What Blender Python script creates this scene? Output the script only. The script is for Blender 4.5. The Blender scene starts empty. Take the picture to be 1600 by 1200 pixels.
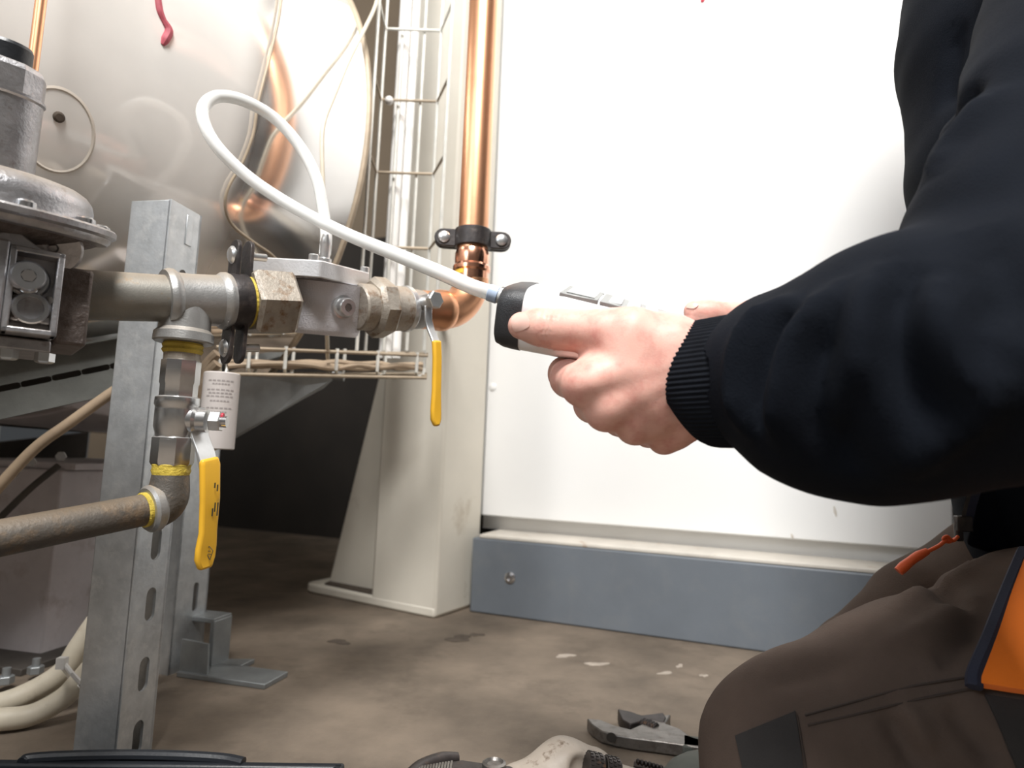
import bpy, bmesh, math, random
import numpy as np
from mathutils import Vector, Matrix

random.seed(4)
rng = np.random.default_rng(7)
scn = bpy.context.scene
COL = scn.collection

# ------------------------------------------------------------------ camera
FPX = 1000.0
PITCH, ROLL = math.radians(6.25), math.radians(2.2)
CAM = np.array([0.0, 0.0, 0.27])
_F = np.array([0, math.cos(PITCH), math.sin(PITCH)])
_U0 = np.array([0, -math.sin(PITCH), math.cos(PITCH)])
_R0 = np.array([1.0, 0, 0])
_R = _R0 * math.cos(ROLL) + _U0 * math.sin(ROLL)
_U = -_R0 * math.sin(ROLL) + _U0 * math.cos(ROLL)
cd = bpy.data.cameras.new('camera')
cam = bpy.data.objects.new('camera', cd)
COL.objects.link(cam)
cam.matrix_world = Matrix(((_R[0], _U[0], -_F[0], CAM[0]), (_R[1], _U[1], -_F[1], CAM[1]),
                           (_R[2], _U[2], -_F[2], CAM[2]), (0, 0, 0, 1)))
cd.sensor_fit = 'HORIZONTAL'
cd.sensor_width = 36.0
cd.lens = FPX / 1600 * 36.0
cd.clip_start = 0.02
cd.dof.use_dof = True
cd.dof.focus_distance = 0.46
cd.dof.aperture_fstop = 7.0
scn.camera = cam

# ------------------------------------------------------------------ world, lamps, exposure
w = bpy.data.worlds.new('world')
scn.world = w
w.use_nodes = True
w.node_tree.nodes['Background'].inputs[0].default_value = (0.9, 0.95, 1.0, 1)
w.node_tree.nodes['Background'].inputs[1].default_value = 0.05
scn.view_settings.view_transform = 'Standard'
scn.view_settings.look = 'None'
scn.view_settings.exposure = 0.0
scn.view_settings.gamma = 1.0
scn.view_settings.use_curve_mapping = False


def area_light(name, loc, target, size, power, color=(1, 1, 1), size_y=None):
    l = bpy.data.lights.new(name, 'AREA')
    l.energy = power
    l.color = color
    l.size = size
    if size_y:
        l.shape = 'RECTANGLE'
        l.size_y = size_y
    o = bpy.data.objects.new(name, l)
    COL.objects.link(o)
    o.location = loc
    d = Vector(target) - Vector(loc)
    o.rotation_euler = d.to_track_quat('-Z', 'Y').to_euler()
    return o


area_light('ceiling_lamp', (-0.08, -0.60, 2.05), (0.0, 0.95, 0.55), 0.6, 86, (1.0, 0.985, 0.96))
area_light('left_fill', (-1.7, -1.5, 1.5), (-0.1, 0.8, 0.35), 1.0, 20, (0.86, 0.93, 1.0))  # cool fill added to brighten the left faces, not a window


# ------------------------------------------------------------------ pixel -> place helpers (1600 x 1200 frame)
def ray(x, y):
    return (x - 800) / FPX * _R - (y - 600) / FPX * _U + _F


def at(x, y, d):
    return CAM + ray(x, y) * d


def on_floor(x, y, z=0.0):
    r = ray(x, y)
    return CAM + r * ((z - CAM[2]) / r[2])


def on_plane(x, y, p, n):
    r = ray(x, y)
    return CAM + r * (np.dot(np.asarray(p) - CAM, n) / np.dot(r, n))


def unit(v):
    v = np.asarray(v, float)
    return v / np.linalg.norm(v)


def px_of(p):
    q = np.asarray(p) - CAM
    z = q @ _F
    return 800 + FPX * (q @ _R) / z, 600 - FPX * (q @ _U) / z


def along(A, B, x):
    """point of line A-B seen at picture column x"""
    k = (x - 800) / FPX
    nrm = _R - k * _F
    t = -np.dot(A - CAM, nrm) / np.dot(B - A, nrm)
    return A + (B - A) * t


def z_at(xy, py):
    """height of the point above plan position xy that is seen on row py"""
    lo, hi = -1.0, 3.0
    for _ in range(50):
        m = (lo + hi) / 2
        if px_of(np.array([xy[0], xy[1], m]))[1] > py:
            lo = m
        else:
            hi = m
    return (lo + hi) / 2


UP = np.array([0, 0, 1.0])


# ------------------------------------------------------------------ materials
MATS = {}


def mat(name, col, rough=0.5, metal=0.0, var=0.0, vscale=8.0, col2=None, thr=(0.45, 0.62), bump=0.0, bscale=60.0,
        trans=0.0, sss=0.0, sheen=0.0, coat=0.0, rvar=0.0, ior=1.5, top=None, stretch=None, spec=0.5):
    """col: base; var: mottling; col2 + thr: second colour in patches (stains, rust, dust);
    top=(colour, amount): dust that lies on upward faces"""
    if name in MATS:
        return MATS[name]
    m = bpy.data.materials.new(name)
    m.use_nodes = True
    nt = m.node_tree
    b = nt.nodes['Principled BSDF']
    L = nt.links.new
    tc = nt.nodes.new('ShaderNodeNewGeometry')
    src = tc.outputs['Position']
    if stretch:
        mp = nt.nodes.new('ShaderNodeMapping')
        mp.inputs['Scale'].default_value = stretch
        L(src, mp.inputs['Vector'])
        src = mp.outputs['Vector']
    c4 = lambda c: (c[0], c[1], c[2], 1)
    cur = None

    def noise(scale, detail=5, rough_=0.6, off=0.0):
        n = nt.nodes.new('ShaderNodeTexNoise')
        n.inputs['Scale'].default_value = scale
        n.inputs['Detail'].default_value = detail
        n.inputs['Roughness'].default_value = rough_
        if off:
            a = nt.nodes.new('ShaderNodeVectorMath')
            a.operation = 'ADD'
            a.inputs[1].default_value = (off, off * 1.7, off * .6)
            L(src, a.inputs[0])
            L(a.outputs[0], n.inputs['Vector'])
        else:
            L(src, n.inputs['Vector'])
        return n

    def mix(fac, a, bb):
        x = nt.nodes.new('ShaderNodeMix')
        x.data_type = 'RGBA'
        if isinstance(fac, float):
            x.inputs[0].default_value = fac
        else:
            L(fac, x.inputs[0])
        for s, v in ((6, a), (7, bb)):
            if isinstance(v, tuple):
                x.inputs[s].default_value = c4(v)
            else:
                L(v, x.inputs[s])
        return x.outputs[2]

    cur = tuple(col)
    if var > 0:
        n = noise(vscale)
        r = nt.nodes.new('ShaderNodeValToRGB')
        r.color_ramp.elements[0].position = 0.3
        r.color_ramp.elements[1].position = 0.7
        r.color_ramp.elements[0].color = c4([max(0, k * (1 - var)) for k in col])
        r.color_ramp.elements[1].color = c4([min(1, k * (1 + var)) for k in col])
        L(n.outputs[0], r.inputs[0])
        cur = r.outputs[0]
    if col2 is not None:
        n = noise(vscale * 1.7, 7, 0.65, 3.1)
        r = nt.nodes.new('ShaderNodeValToRGB')
        r.color_ramp.elements[0].position = thr[0]
        r.color_ramp.elements[1].position = thr[1]
        L(n.outputs[0], r.inputs[0])
        cur = mix(r.outputs[0], cur, tuple(col2))
        if rvar:
            rr = nt.nodes.new('ShaderNodeMapRange')
            rr.inputs[3].default_value = rough
            rr.inputs[4].default_value = min(1, rough + rvar)
            L(r.outputs[0], rr.inputs[0])
            L(rr.outputs[0], b.inputs['Roughness'])
    if top is not None:
        sx = nt.nodes.new('ShaderNodeSeparateXYZ')
        L(tc.outputs['Normal'], sx.inputs[0])
        mr = nt.nodes.new('ShaderNodeMapRange')
        mr.inputs[1].default_value = 0.35
        mr.inputs[2].default_value = 0.95
        mr.inputs[3].default_value = 0.0
        mr.inputs[4].default_value = top[1]
        L(sx.outputs[2], mr.inputs[0])
        cur = mix(mr.outputs[0], cur, tuple(top[0]))
        if metal > 0:
            mm = nt.nodes.new('ShaderNodeMapRange')
            mm.inputs[3].default_value = metal
            mm.inputs[4].default_value = 0.0
            L(mr.outputs[0], mm.inputs[0])
            L(mm.outputs[0], b.inputs['Metallic'])
    if isinstance(cur, tuple):
        b.inputs['Base Color'].default_value = c4(cur)
    else:
        L(cur, b.inputs['Base Color'])
    if not b.inputs['Roughness'].links:
        b.inputs['Roughness'].default_value = rough
    if not b.inputs['Metallic'].links:
        b.inputs['Metallic'].default_value = metal
    b.inputs['IOR'].default_value = ior
    b.inputs['Specular IOR Level'].default_value = spec
    b.inputs['Transmission Weight'].default_value = trans
    if sss:
        b.inputs['Subsurface Weight'].default_value = sss
        b.inputs['Subsurface Radius'].default_value = (0.012, 0.005, 0.003)
        b.inputs['Subsurface Scale'].default_value = 0.35
    if sheen:
        b.inputs['Sheen Weight'].default_value = sheen
        b.inputs['Sheen Roughness'].default_value = 0.6
    if coat:
        b.inputs['Coat Weight'].default_value = coat
    if bump:
        n = noise(bscale, 4, 0.6, 1.3)
        bp = nt.nodes.new('ShaderNodeBump')
        bp.inputs['Strength'].default_value = bump
        bp.inputs['Distance'].default_value = 0.002
        L(n.outputs[0], bp.inputs['Height'])
        L(bp.outputs[0], b.inputs['Normal'])
    MATS[name] = m
    return m


DUST = (0.33, 0.265, 0.195)
mat('white_paint', (0.86, 0.86, 0.85), 0.32, var=0.015, vscale=3, coat=0.1)
mat('grey_plinth', (0.150, 0.170, 0.195), 0.5, var=0.06, vscale=14, col2=(0.175, 0.19, 0.205), thr=(.5, .8), bump=.1, bscale=400)
mat('ledge', (0.62, 0.58, 0.52), 0.6, var=0.1, vscale=20, col2=(0.4, 0.27, 0.17), thr=(0.62, 0.72))
mat('cream_steel', (0.78, 0.735, 0.64), 0.48, var=0.05, vscale=6, col2=(0.45, 0.37, 0.27), thr=(0.63, 0.82), bump=.08, bscale=90)
mat('concrete', (0.165, 0.130, 0.098), 0.75, var=0.34, vscale=8, col2=(0.10, 0.078, 0.058), thr=(0.52, 0.75), bump=0.35, bscale=120)
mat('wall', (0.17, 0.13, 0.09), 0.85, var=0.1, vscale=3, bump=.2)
mat('room_wall', (0.40, 0.39, 0.37), 0.85, var=0.05, vscale=2, bump=.2)
mat('copper', (0.86, 0.45, 0.26), 0.36, 1.0, var=0.06, vscale=12, col2=(0.66, 0.31, 0.17), thr=(0.55, 0.9))
mat('copper_bright', (0.88, 0.45, 0.30), 0.2, 1.0, var=0.06, vscale=30)
mat('galv', (0.50, 0.52, 0.535), 0.42, 0.75, var=0.14, vscale=55, col2=(0.62, 0.63, 0.63), thr=(0.5, 0.75), bump=.1, bscale=200)
mat('rail_old', (0.15, 0.155, 0.145), 0.55, 0.4, var=0.14, vscale=40, bump=.1, bscale=200)
mat('reflection_tone', (0.60, 0.54, 0.47), 0.6)  # tone of a reflection drawn as a ring on the tank
mat('galv_old', (0.29, 0.305, 0.31), 0.5, 0.6, var=0.14, vscale=40, bump=.1, bscale=200)
mat('gas_pipe', (0.26, 0.25, 0.225), 0.5, 0.55, var=0.18, vscale=40, col2=(0.28, 0.19, 0.11), thr=(0.56, 0.72), bump=.10, bscale=900, top=(DUST, 0.75))
mat('tee_zinc', (0.40, 0.40, 0.395), 0.42, 0.7, var=0.15, vscale=40, bump=.14, bscale=700, top=(DUST, 0.85))
mat('zinc_bright', (0.72, 0.73, 0.74), 0.3, 0.9, var=0.1, vscale=60)
mat('lower_pipe', (0.11, 0.098, 0.085), 0.55, 0.35, var=0.2, vscale=35, col2=(0.22, 0.15, 0.09), thr=(.5, .7), bump=.3, bscale=350, top=((.20, .15, .10), .7))
mat('rusty_hex', (0.40, 0.36, 0.31), 0.5, 0.6, var=0.2, vscale=50, col2=(0.22, 0.13, 0.07), thr=(0.52, 0.68), bump=.3, bscale=300, top=(DUST, .6))
mat('chrome_valve', (0.60, 0.61, 0.62), 0.25, 0.95, var=0.1, vscale=60, top=(DUST, .4))
mat('black_steel', (0.035, 0.03, 0.03), 0.42, 0.3, var=0.3, vscale=50, col2=(0.09, 0.07, 0.06), thr=(.5, .75), bump=.2, bscale=200)
mat('filter_alu', (0.70, 0.69, 0.73), 0.5, 0.45, var=0.05, vscale=60, bump=.45, bscale=700)
mat('filter_lid', (0.72, 0.72, 0.735), 0.42, 0.5, var=0.06, vscale=60, bump=.15, bscale=500, top=(DUST, .4))
mat('cast_alu', (0.40, 0.395, 0.41), 0.34, 0.8, var=0.2, vscale=70, col2=(0.20, 0.165, 0.14), thr=(.58, .78), bump=.2, bscale=400, top=(DUST, .75))
mat('cast_dark', (0.15, 0.125, 0.115), 0.5, 0.5, var=0.25, vscale=60, col2=(0.08, 0.06, 0.05), thr=(.5, .7), bump=.5, bscale=300, top=(DUST, .5))
mat('machined', (0.55, 0.55, 0.56), 0.22, 0.95, var=0.12, vscale=80)
mat('black_plastic', (0.012, 0.014, 0.018), 0.4, bump=.1, bscale=300)
mat('yellow_handle', (0.78, 0.43, 0.03), 0.42, var=0.06, vscale=25, col2=(.45, .27, .06), thr=(.62, .8))
mat('print_black', (0.06, 0.045, 0.02), 0.6)
mat('yellow_seal', (0.56, 0.42, 0.06), 0.6, var=0.25, vscale=80, bump=.6, bscale=300)
mat('tube_plastic', (0.90, 0.91, 0.90), 0.25, trans=0.35, coat=.2, ior=1.4)
mat('tube_end', (0.55, 0.66, 0.85), 0.3, trans=0.2)
mat('cable_beige', (0.34, 0.255, 0.175), 0.6, var=0.2, vscale=20, bump=.2)
mat('cable_white', (0.62, 0.56, 0.45), 0.5, var=0.12, vscale=25, col2=(.35, .28, .2), thr=(.6, .8))
mat('pvc', (0.80, 0.78, 0.75), 0.45, var=0.04, vscale=10)
mat('wire_zinc', (0.70, 0.69, 0.64), 0.45, 0.5, var=0.15, vscale=30)
mat('wire_brown', (0.36, 0.29, 0.21), 0.55, 0.2, var=0.2, vscale=30)  # brown wire tone, also on the lower tray rungs
mat('pedestal', (0.52, 0.485, 0.50), 0.8, var=0.12, vscale=14, col2=(.36, .31, .30), thr=(.55, .75), bump=.3)
mat('dark_steel', (0.07, 0.062, 0.055), 0.6, 0.3, var=.3, vscale=20)
mat('skin', (0.76, 0.43, 0.355), 0.5, var=0.06, vscale=45, col2=(0.60, 0.24, 0.20), thr=(0.46, 0.78), bump=.10, bscale=1100, sss=0.22)
mat('nail', (0.74, 0.47, 0.40), 0.28, sss=.1)
mat('hoodie', (0.0040, 0.0056, 0.0094), 0.92, var=0.12, vscale=30, bump=.25, bscale=900, spec=.12)
mat('cuff', (0.0055, 0.0070, 0.0105), 0.92, var=0.3, vscale=60, bump=.2, bscale=900, spec=.15)
mat('trousers', (0.100, 0.074, 0.061), 0.92, var=0.18, vscale=14, bump=.3, bscale=800, spec=.15)
mat('trousers_dark', (0.028, 0.026, 0.026), 0.85, var=0.15, vscale=20, bump=.3, bscale=800)
mat('thread', (0.045, 0.033, 0.028), 0.9)
mat('orange', (1.0, 0.21, 0.004), 0.6, var=0.03, vscale=14, bump=.15, bscale=600, sheen=.1)
mat('navy', (0.014, 0.018, 0.04), 0.8, bump=.2, bscale=700)
mat('orange_cord', (0.86, 0.13, 0.025), 0.45, bump=.3, bscale=900)
mat('hair', (0.05, 0.03, 0.018), 0.6, bump=.5, bscale=300)
mat('meter_white', (0.86, 0.865, 0.87), 0.3, var=.01)
mat('meter_grey', (0.20, 0.205, 0.20), 0.32, var=.06, vscale=60)
mat('meter_black', (0.030, 0.032, 0.036), 0.42, var=.2, vscale=200, bump=.25, bscale=1200)
mat('screen', (0.20, 0.21, 0.205), 0.08, coat=.4)
mat('tool_steel', (0.23, 0.215, 0.20), 0.38, 0.75, var=0.2, vscale=60, col2=(.13, .11, .1), thr=(.5, .7), bump=.15, bscale=300)
mat('tool_dark', (0.05, 0.042, 0.04), 0.42, 0.5, var=.3, vscale=60, col2=(.20, .10, .05), thr=(.60, .72), bump=.2)
mat('cream_tool', (0.40, 0.345, 0.29), 0.5, var=0.15, vscale=35, col2=(0.15, 0.105, 0.07), thr=(0.58, 0.66), bump=.2, bscale=150)
mat('grey_rubber', (0.095, 0.10, 0.088), 0.75, var=.15, vscale=40)
mat('red_paint', (0.55, 0.03, 0.06), 0.5)
mat('red_dull', (0.40, 0.075, 0.10), 0.6, var=.15, vscale=90)
mat('hollow_shade', (0.018, 0.014, 0.011), 0.8, var=.3, vscale=6)  # near-black, painted shade of the hollow under the tank
mat('dirt', (0.085, 0.066, 0.050), 0.9, var=.3, vscale=60)
mat('chalk', (0.36, 0.31, 0.26), 0.9, var=.2, vscale=90)
mat('label_white', (0.50, 0.46, 0.44), 0.5, var=.06, vscale=20)
mat('label_print', (0.30, 0.27, 0.26), 0.6)
mat('label_yellow', (0.85, 0.52, 0.06), 0.45)

# polished cladding of the tank with thin dust and a painted white reflection
mt = bpy.data.materials.new('tank_cladding')
mt.use_nodes = True
nt = mt.node_tree
bs = nt.nodes['Principled BSDF']
bs.inputs['Base Color'].default_value = (0.90, 0.88, 0.86, 1)
bs.inputs['Metallic'].default_value = 1.0
bs.inputs['Roughness'].default_value = 0.10
df = nt.nodes.new('ShaderNodeBsdfDiffuse')
df.inputs[0].default_value = (0.86, 0.83, 0.79, 1)
mx = nt.nodes.new('ShaderNodeMixShader')
gp = nt.nodes.new('ShaderNodeNewGeometry')
nz = nt.nodes.new('ShaderNodeTexNoise')
nz.inputs['Scale'].default_value = 6
nz.inputs['Detail'].default_value = 6
nt.links.new(gp.outputs['Position'], nz.inputs['Vector'])
rp = nt.nodes.new('ShaderNodeMapRange')
rp.inputs[1].default_value = 0.35
rp.inputs[2].default_value = 0.75
rp.inputs[3].default_value = 0.05
rp.inputs[4].default_value = 0.25
nt.links.new(nz.outputs[0], rp.inputs[0])
# pale film painted for reflected white, thicker towards the regulator end
dp = nt.nodes.new('ShaderNodeVectorMath')
dp.operation = 'DOT_PRODUCT'
dp.inputs[1].default_value = (0.546, 0.837, -0.03)
nt.links.new(gp.outputs['Position'], dp.inputs[0])
dm = nt.nodes.new('ShaderNodeMapRange')
dm.interpolation_type = 'SMOOTHSTEP'
dm.inputs[1].default_value = 0.335
dm.inputs[2].default_value = 0.388
dm.inputs[3].default_value = 0.72
dm.inputs[4].default_value = 0.0
nt.links.new(dp.outputs['Value'], dm.inputs[0])
sm_ = nt.nodes.new('ShaderNodeMath')
sm_.operation = 'ADD'
sm_.use_clamp = True
nt.links.new(rp.outputs[0], sm_.inputs[0])
nt.links.new(dm.outputs[0], sm_.inputs[1])
# the pale film fades out on the overhanging belly
sz_ = nt.nodes.new('ShaderNodeSeparateXYZ')
nt.links.new(gp.outputs['Normal'], sz_.inputs[0])
bz_ = nt.nodes.new('ShaderNodeMapRange')
bz_.interpolation_type = 'SMOOTHSTEP'
bz_.inputs[1].default_value = -0.78
bz_.inputs[2].default_value = -0.42
nt.links.new(sz_.outputs[2], bz_.inputs[0])
ml_ = nt.nodes.new('ShaderNodeMath')
ml_.operation = 'MULTIPLY'
nt.links.new(sm_.outputs[0], ml_.inputs[0])
nt.links.new(bz_.outputs[0], ml_.inputs[1])
nt.links.new(ml_.outputs[0], mx.inputs[0])
nt.links.new(bs.outputs[0], mx.inputs[1])
nt.links.new(df.outputs[0], mx.inputs[2])
nt.links.new(mx.outputs[0], nt.nodes['Material Output'].inputs[0])
MATS['tank_cladding'] = mt


# ------------------------------------------------------------------ mesh building
def frame_of(axis, hint=None):
    a = unit(axis)
    h = np.array(hint if hint is not None else (UP if abs(a[2]) < 0.9 else np.array([1.0, 0, 0])), float)
    s = unit(np.cross(h, a))
    return s, np.cross(a, s), a          # side, up', axis


class MB:
    def __init__(self):
        self.v, self.f = [], []

    def add(self, verts, faces):
        o = len(self.v)
        self.v.extend([tuple(map(float, p)) for p in verts])
        self.f.extend([tuple(i + o for i in q) for q in faces])
        return self

    def box(self, c, ax, ay, az):
        """centre and three half-extent vectors"""
        c, ax, ay, az = map(np.asarray, (c, ax, ay, az))
        vs = [c + i * ax + j * ay + k * az for k in (-1, 1) for j in (-1, 1) for i in (-1, 1)]
        fs = [(0, 2, 3, 1), (4, 5, 7, 6), (0, 1, 5, 4), (2, 6, 7, 3), (0, 4, 6, 2), (1, 3, 7, 5)]
        if np.dot(np.cross(ax, ay), az) < 0:
            fs = [q[::-1] for q in fs]
        return self.add(vs, fs)

    def lathe(self, p, axis, prof, n=40, hint=None, ell=(1, 1), twist=0.0, caps=True):
        """prof: list of (distance along axis, radius)"""
        s, u, a = frame_of(axis, hint)
        p = np.asarray(p)
        vs, fs = [], []
        for (h, r) in prof:
            for k in range(n):
                t = 2 * math.pi * k / n + twist
                vs.append(p + a * h + r * (math.cos(t) * s * ell[0] + math.sin(t) * u * ell[1]))
        m = len(prof)
        for i in range(m - 1):
            for k in range(n):
                k2 = (k + 1) % n
                fs.append((i * n + k, i * n + k2, (i + 1) * n + k2, (i + 1) * n + k))
        if caps:
            fs.append(tuple(range(n - 1, -1, -1)))
            fs.append(tuple((m - 1) * n + k for k in range(n)))
        return self.add(vs, fs)

    def cyl(self, a, b, r0, r1=None, n=32, ch=0.0):
        a, b = np.asarray(a), np.asarray(b)
        L = np.linalg.norm(b - a)
        r1 = r0 if r1 is None else r1
        if ch:
            pr = [(0, r0 - ch), (ch, r0), (L - ch, r1), (L, r1 - ch)]
        else:
            pr = [(0, r0), (L, r1)]
        return self.lathe(a, b - a, pr, n)

    def tube(self, pts, r, n=10, closed=False, smooth=0):
        pts = [np.asarray(p, float) for p in pts]
        if smooth:
            pts = spline(pts, smooth)
        rs = r if hasattr(r, '__len__') else [r] * len(pts)
        if len(rs) != len(pts):
            rs = np.interp(np.linspace(0, 1, len(pts)), np.linspace(0, 1, len(rs)), rs)
        m = len(pts)
        T = []
        for i in range(m):
            j0, j1 = max(i - 1, 0), min(i + 1, m - 1)
            if closed:
                j0, j1 = (i - 1) % m, (i + 1) % m
            T.append(unit(pts[j1] - pts[j0]))
        s, u, a = frame_of(T[0])
        vs, fs = [], []
        for i in range(m):
            s = unit(s - np.dot(s, T[i]) * T[i])
            u = np.cross(T[i], s)
            for k in range(n):
                t = 2 * math.pi * k / n
                vs.append(pts[i] + rs[i] * (math.cos(t) * s + math.sin(t) * u))
        for i in range(m if closed else m - 1):
            i2 = (i + 1) % m
            for k in range(n):
                k2 = (k + 1) % n
                fs.append((i * n + k, i * n + k2, i2 * n + k2, i2 * n + k))
        if not closed:
            fs.append(tuple(range(n - 1, -1, -1)))
            fs.append(tuple((m - 1) * n + k for k in range(n)))
        return self.add(vs, fs)

    def prism(self, poly, vec):
        """poly: 3-D points of one face (any order); vec: extrusion"""
        poly = [np.asarray(p, float) for p in poly]
        vec = np.asarray(vec, float)
        nrm = sum(np.cross(poly[i], poly[(i + 1) % len(poly)]) for i in range(len(poly)))
        if np.dot(nrm, vec) > 0:
            poly = poly[::-1]
        n = len(poly)
        vs = poly + [p + vec for p in poly]
        fs = [tuple(range(n)), tuple(range(2 * n - 1, n - 1, -1))]
        for i in range(n):
            j = (i + 1) % n
            fs.append((j, i, n + i, n + j))
        return self.add(vs, fs)

    def hexa(self, a, b, r, ch=0.0, twist=0.0, n=6, hint=None):
        a, b = np.asarray(a), np.asarray(b)
        L = np.linalg.norm(b - a)
        c = ch or r * 0.08
        return self.lathe(a, b - a, [(0, r - c), (c, r), (L - c, r), (L, r - c)], n, hint, twist=twist)


def spline(pts, k):
    """Catmull-Rom through pts, k steps per segment"""
    P = [2 * pts[0] - pts[1]] + list(pts) + [2 * pts[-1] - pts[-2]]
    out = []
    for i in range(1, len(P) - 2):
        for j in range(k):
            t = j / k
            out.append(0.5 * (2 * P[i] + (P[i + 1] - P[i - 1]) * t + (2 * P[i - 1] - 5 * P[i] + 4 * P[i + 1] - P[i + 2]) * t * t
                              + (3 * P[i] - P[i - 1] - 3 * P[i + 1] + P[i + 2]) * t ** 3))
    out.append(P[-2])
    return out


ORG = {}


def finish(name, verts, faces, material, parent=None, smooth=35, bevel=0.0, subsurf=0, bseg=2):
    V = np.array(verts, float)
    c = (V.min(0) + V.max(0)) / 2
    me = bpy.data.meshes.new(name)
    me.from_pydata((V - c).tolist(), [], [tuple(map(int, q)) for q in faces])
    me.update()
    if smooth is not None:
        me.polygons.foreach_set('use_smooth', [True] * len(me.polygons))
        if smooth < 180:
            me.set_sharp_from_angle(angle=math.radians(smooth))
    me.materials.append(MATS[material])
    o = bpy.data.objects.new(name, me)
    COL.objects.link(o)
    base = np.zeros(3)
    if parent is not None:
        o.parent = parent
        base = ORG[parent.name]
    o.location = tuple(c - base)
    ORG[o.name] = c
    if bevel:
        m = o.modifiers.new('bevel', 'BEVEL')
        m.width = bevel
        m.segments = bseg
        m.limit_method = 'ANGLE'
        m.angle_limit = math.radians(40)
    if subsurf:
        m = o.modifiers.new('subsurf', 'SUBSURF')
        m.levels = m.render_levels = subsurf
    return o


def part(name, mb, material, parent=None, label=None, **kw):
    o = finish(name, mb.v, mb.f, material, parent, **kw)
    if label:
        o['label'] = label
    return o


def thing(name, label, cat, loc, group=None):
    o = bpy.data.objects.new(name, None)
    COL.objects.link(o)
    o.empty_display_size = 0.05
    o.location = tuple(map(float, loc))
    ORG[o.name] = np.array(loc, float)
    o['label'] = label
    o['category'] = cat
    if group:
        o['group'] = group
    return o


def tag(o, label, cat, group=None):
    o['label'] = label
    o['category'] = cat
    if group:
        o['group'] = group
    return o


def struct(name, mb, material, **kw):
    o = part(name, mb, material, **kw)
    o['kind'] = 'structure'
    return o


def kind_stuff(o):
    o['kind'] = 'stuff'
    return o


# ------------------------------------------------------------------ signed-distance sculpting
def smin(a, b, k):
    h = np.clip(0.5 + 0.5 * (b - a) / k, 0, 1)
    return b * (1 - h) + a * h - k * h * (1 - h)


def smax(a, b, k):
    return -smin(-a, -b, k)


def cone(P, a, b, r0, r1):
    a, b = np.asarray(a, np.float32), np.asarray(b, np.float32)
    ba = b - a
    t = np.clip(((P - a) @ ba) / max(float(ba @ ba), 1e-12), 0, 1)
    return np.linalg.norm(P - a - t[..., None] * ba, axis=-1) - (r0 + (r1 - r0) * t)


def ellip(P, c, s, u, a, rs, ru, ra):
    q = P - np.asarray(c, np.float32)
    k = np.sqrt((q @ np.asarray(s) / rs) ** 2 + (q @ np.asarray(u) / ru) ** 2 + (q @ np.asarray(a) / ra) ** 2)
    return (k - 1) * min(rs, ru, ra)


def chain(P, nodes, k=0.006):
    """nodes: (px, py, depth, radius in px)"""
    d = None
    for n0, n1 in zip(nodes[:-1], nodes[1:]):
        c = cone(P, at(*n0[:3]), at(*n1[:3]), n0[3] * n0[2] / FPX, n1[3] * n1[2] / FPX)
        d = c if d is None else smin(d, c, k)
    return d


def nets(fn, lo, hi, h):
    """naive surface nets of fn < 0"""
    lo, hi = np.asarray(lo, float), np.asarray(hi, float)
    n = np.maximum(((hi - lo) / h).astype(int) + 2, 4)
    ax = [lo[i] + np.arange(n[i]) * h for i in range(3)]
    V = np.empty(n, np.float32)
    step = max(1, int(400000 / (n[1] * n[2])))
    Y, Z = np.meshgrid(ax[1], ax[2], indexing='ij')
    for i in range(0, n[0], step):
        xs = ax[0][i:i + step]
        P = np.empty((len(xs), n[1], n[2], 3), np.float32)
        P[..., 0] = xs[:, None, None]
        P[..., 1] = Y
        P[..., 2] = Z
        V[i:i + step] = fn(P)
    S = V < 0
    sl = lambda A, o: A[o[0]:n[0] - 1 + o[0], o[1]:n[1] - 1 + o[1], o[2]:n[2] - 1 + o[2]]
    cs = [(i, j, k) for i in (0, 1) for j in (0, 1) for k in (0, 1)]
    cnt = sum(sl(S, o).astype(np.int8) for o in cs)
    act = (cnt > 0) & (cnt < 8)
    I = np.argwhere(act)
    idx = -np.ones(act.shape, np.int64)
    idx[act] = np.arange(len(I))
    pos = np.zeros((len(I), 3))
    num = np.zeros(len(I))
    for a in cs:
        for d in range(3):
            if a[d] == 0:
                b = list(a)
                b[d] = 1
                va = V[I[:, 0] + a[0], I[:, 1] + a[1], I[:, 2] + a[2]]
                vb = V[I[:, 0] + b[0], I[:, 1] + b[1], I[:, 2] + b[2]]
                m = (va < 0) != (vb < 0)
                t = va[m] / (va[m] - vb[m])
                q = np.tile(np.array(a, float), (m.sum(), 1))
                q[:, d] += t
                pos[m] += q
                num[m] += 1
    pts = lo + (I + pos / num[:, None]) * h
    F = []
    for d in range(3):
        e, g = (d + 1) % 3, (d + 2) % 3
        A = [slice(None)] * 3
        B = [slice(None)] * 3
        A[d] = slice(0, n[d] - 1)
        B[d] = slice(1, n[d])
        sa, sb = S[tuple(A)], S[tuple(B)]
        E_ = np.argwhere(sa != sb)
        E_ = E_[(E_[:, e] > 0) & (E_[:, g] > 0) & (E_[:, e] < n[e] - 1) & (E_[:, g] < n[g] - 1)]

        def cell(de, dg):
            c = E_.copy()
            c[:, e] -= de
            c[:, g] -= dg
            return idx[c[:, 0], c[:, 1], c[:, 2]]
        q = np.stack([cell(1, 1), cell(0, 1), cell(0, 0), cell(1, 0)], 1)
        inside = sa[E_[:, 0], E_[:, 1], E_[:, 2]]
        q[~inside] = q[~inside][:, ::-1]
        F.append(q)
    F = np.concatenate(F)
    F = F[(F >= 0).all(1)]
    return pts, F


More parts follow.
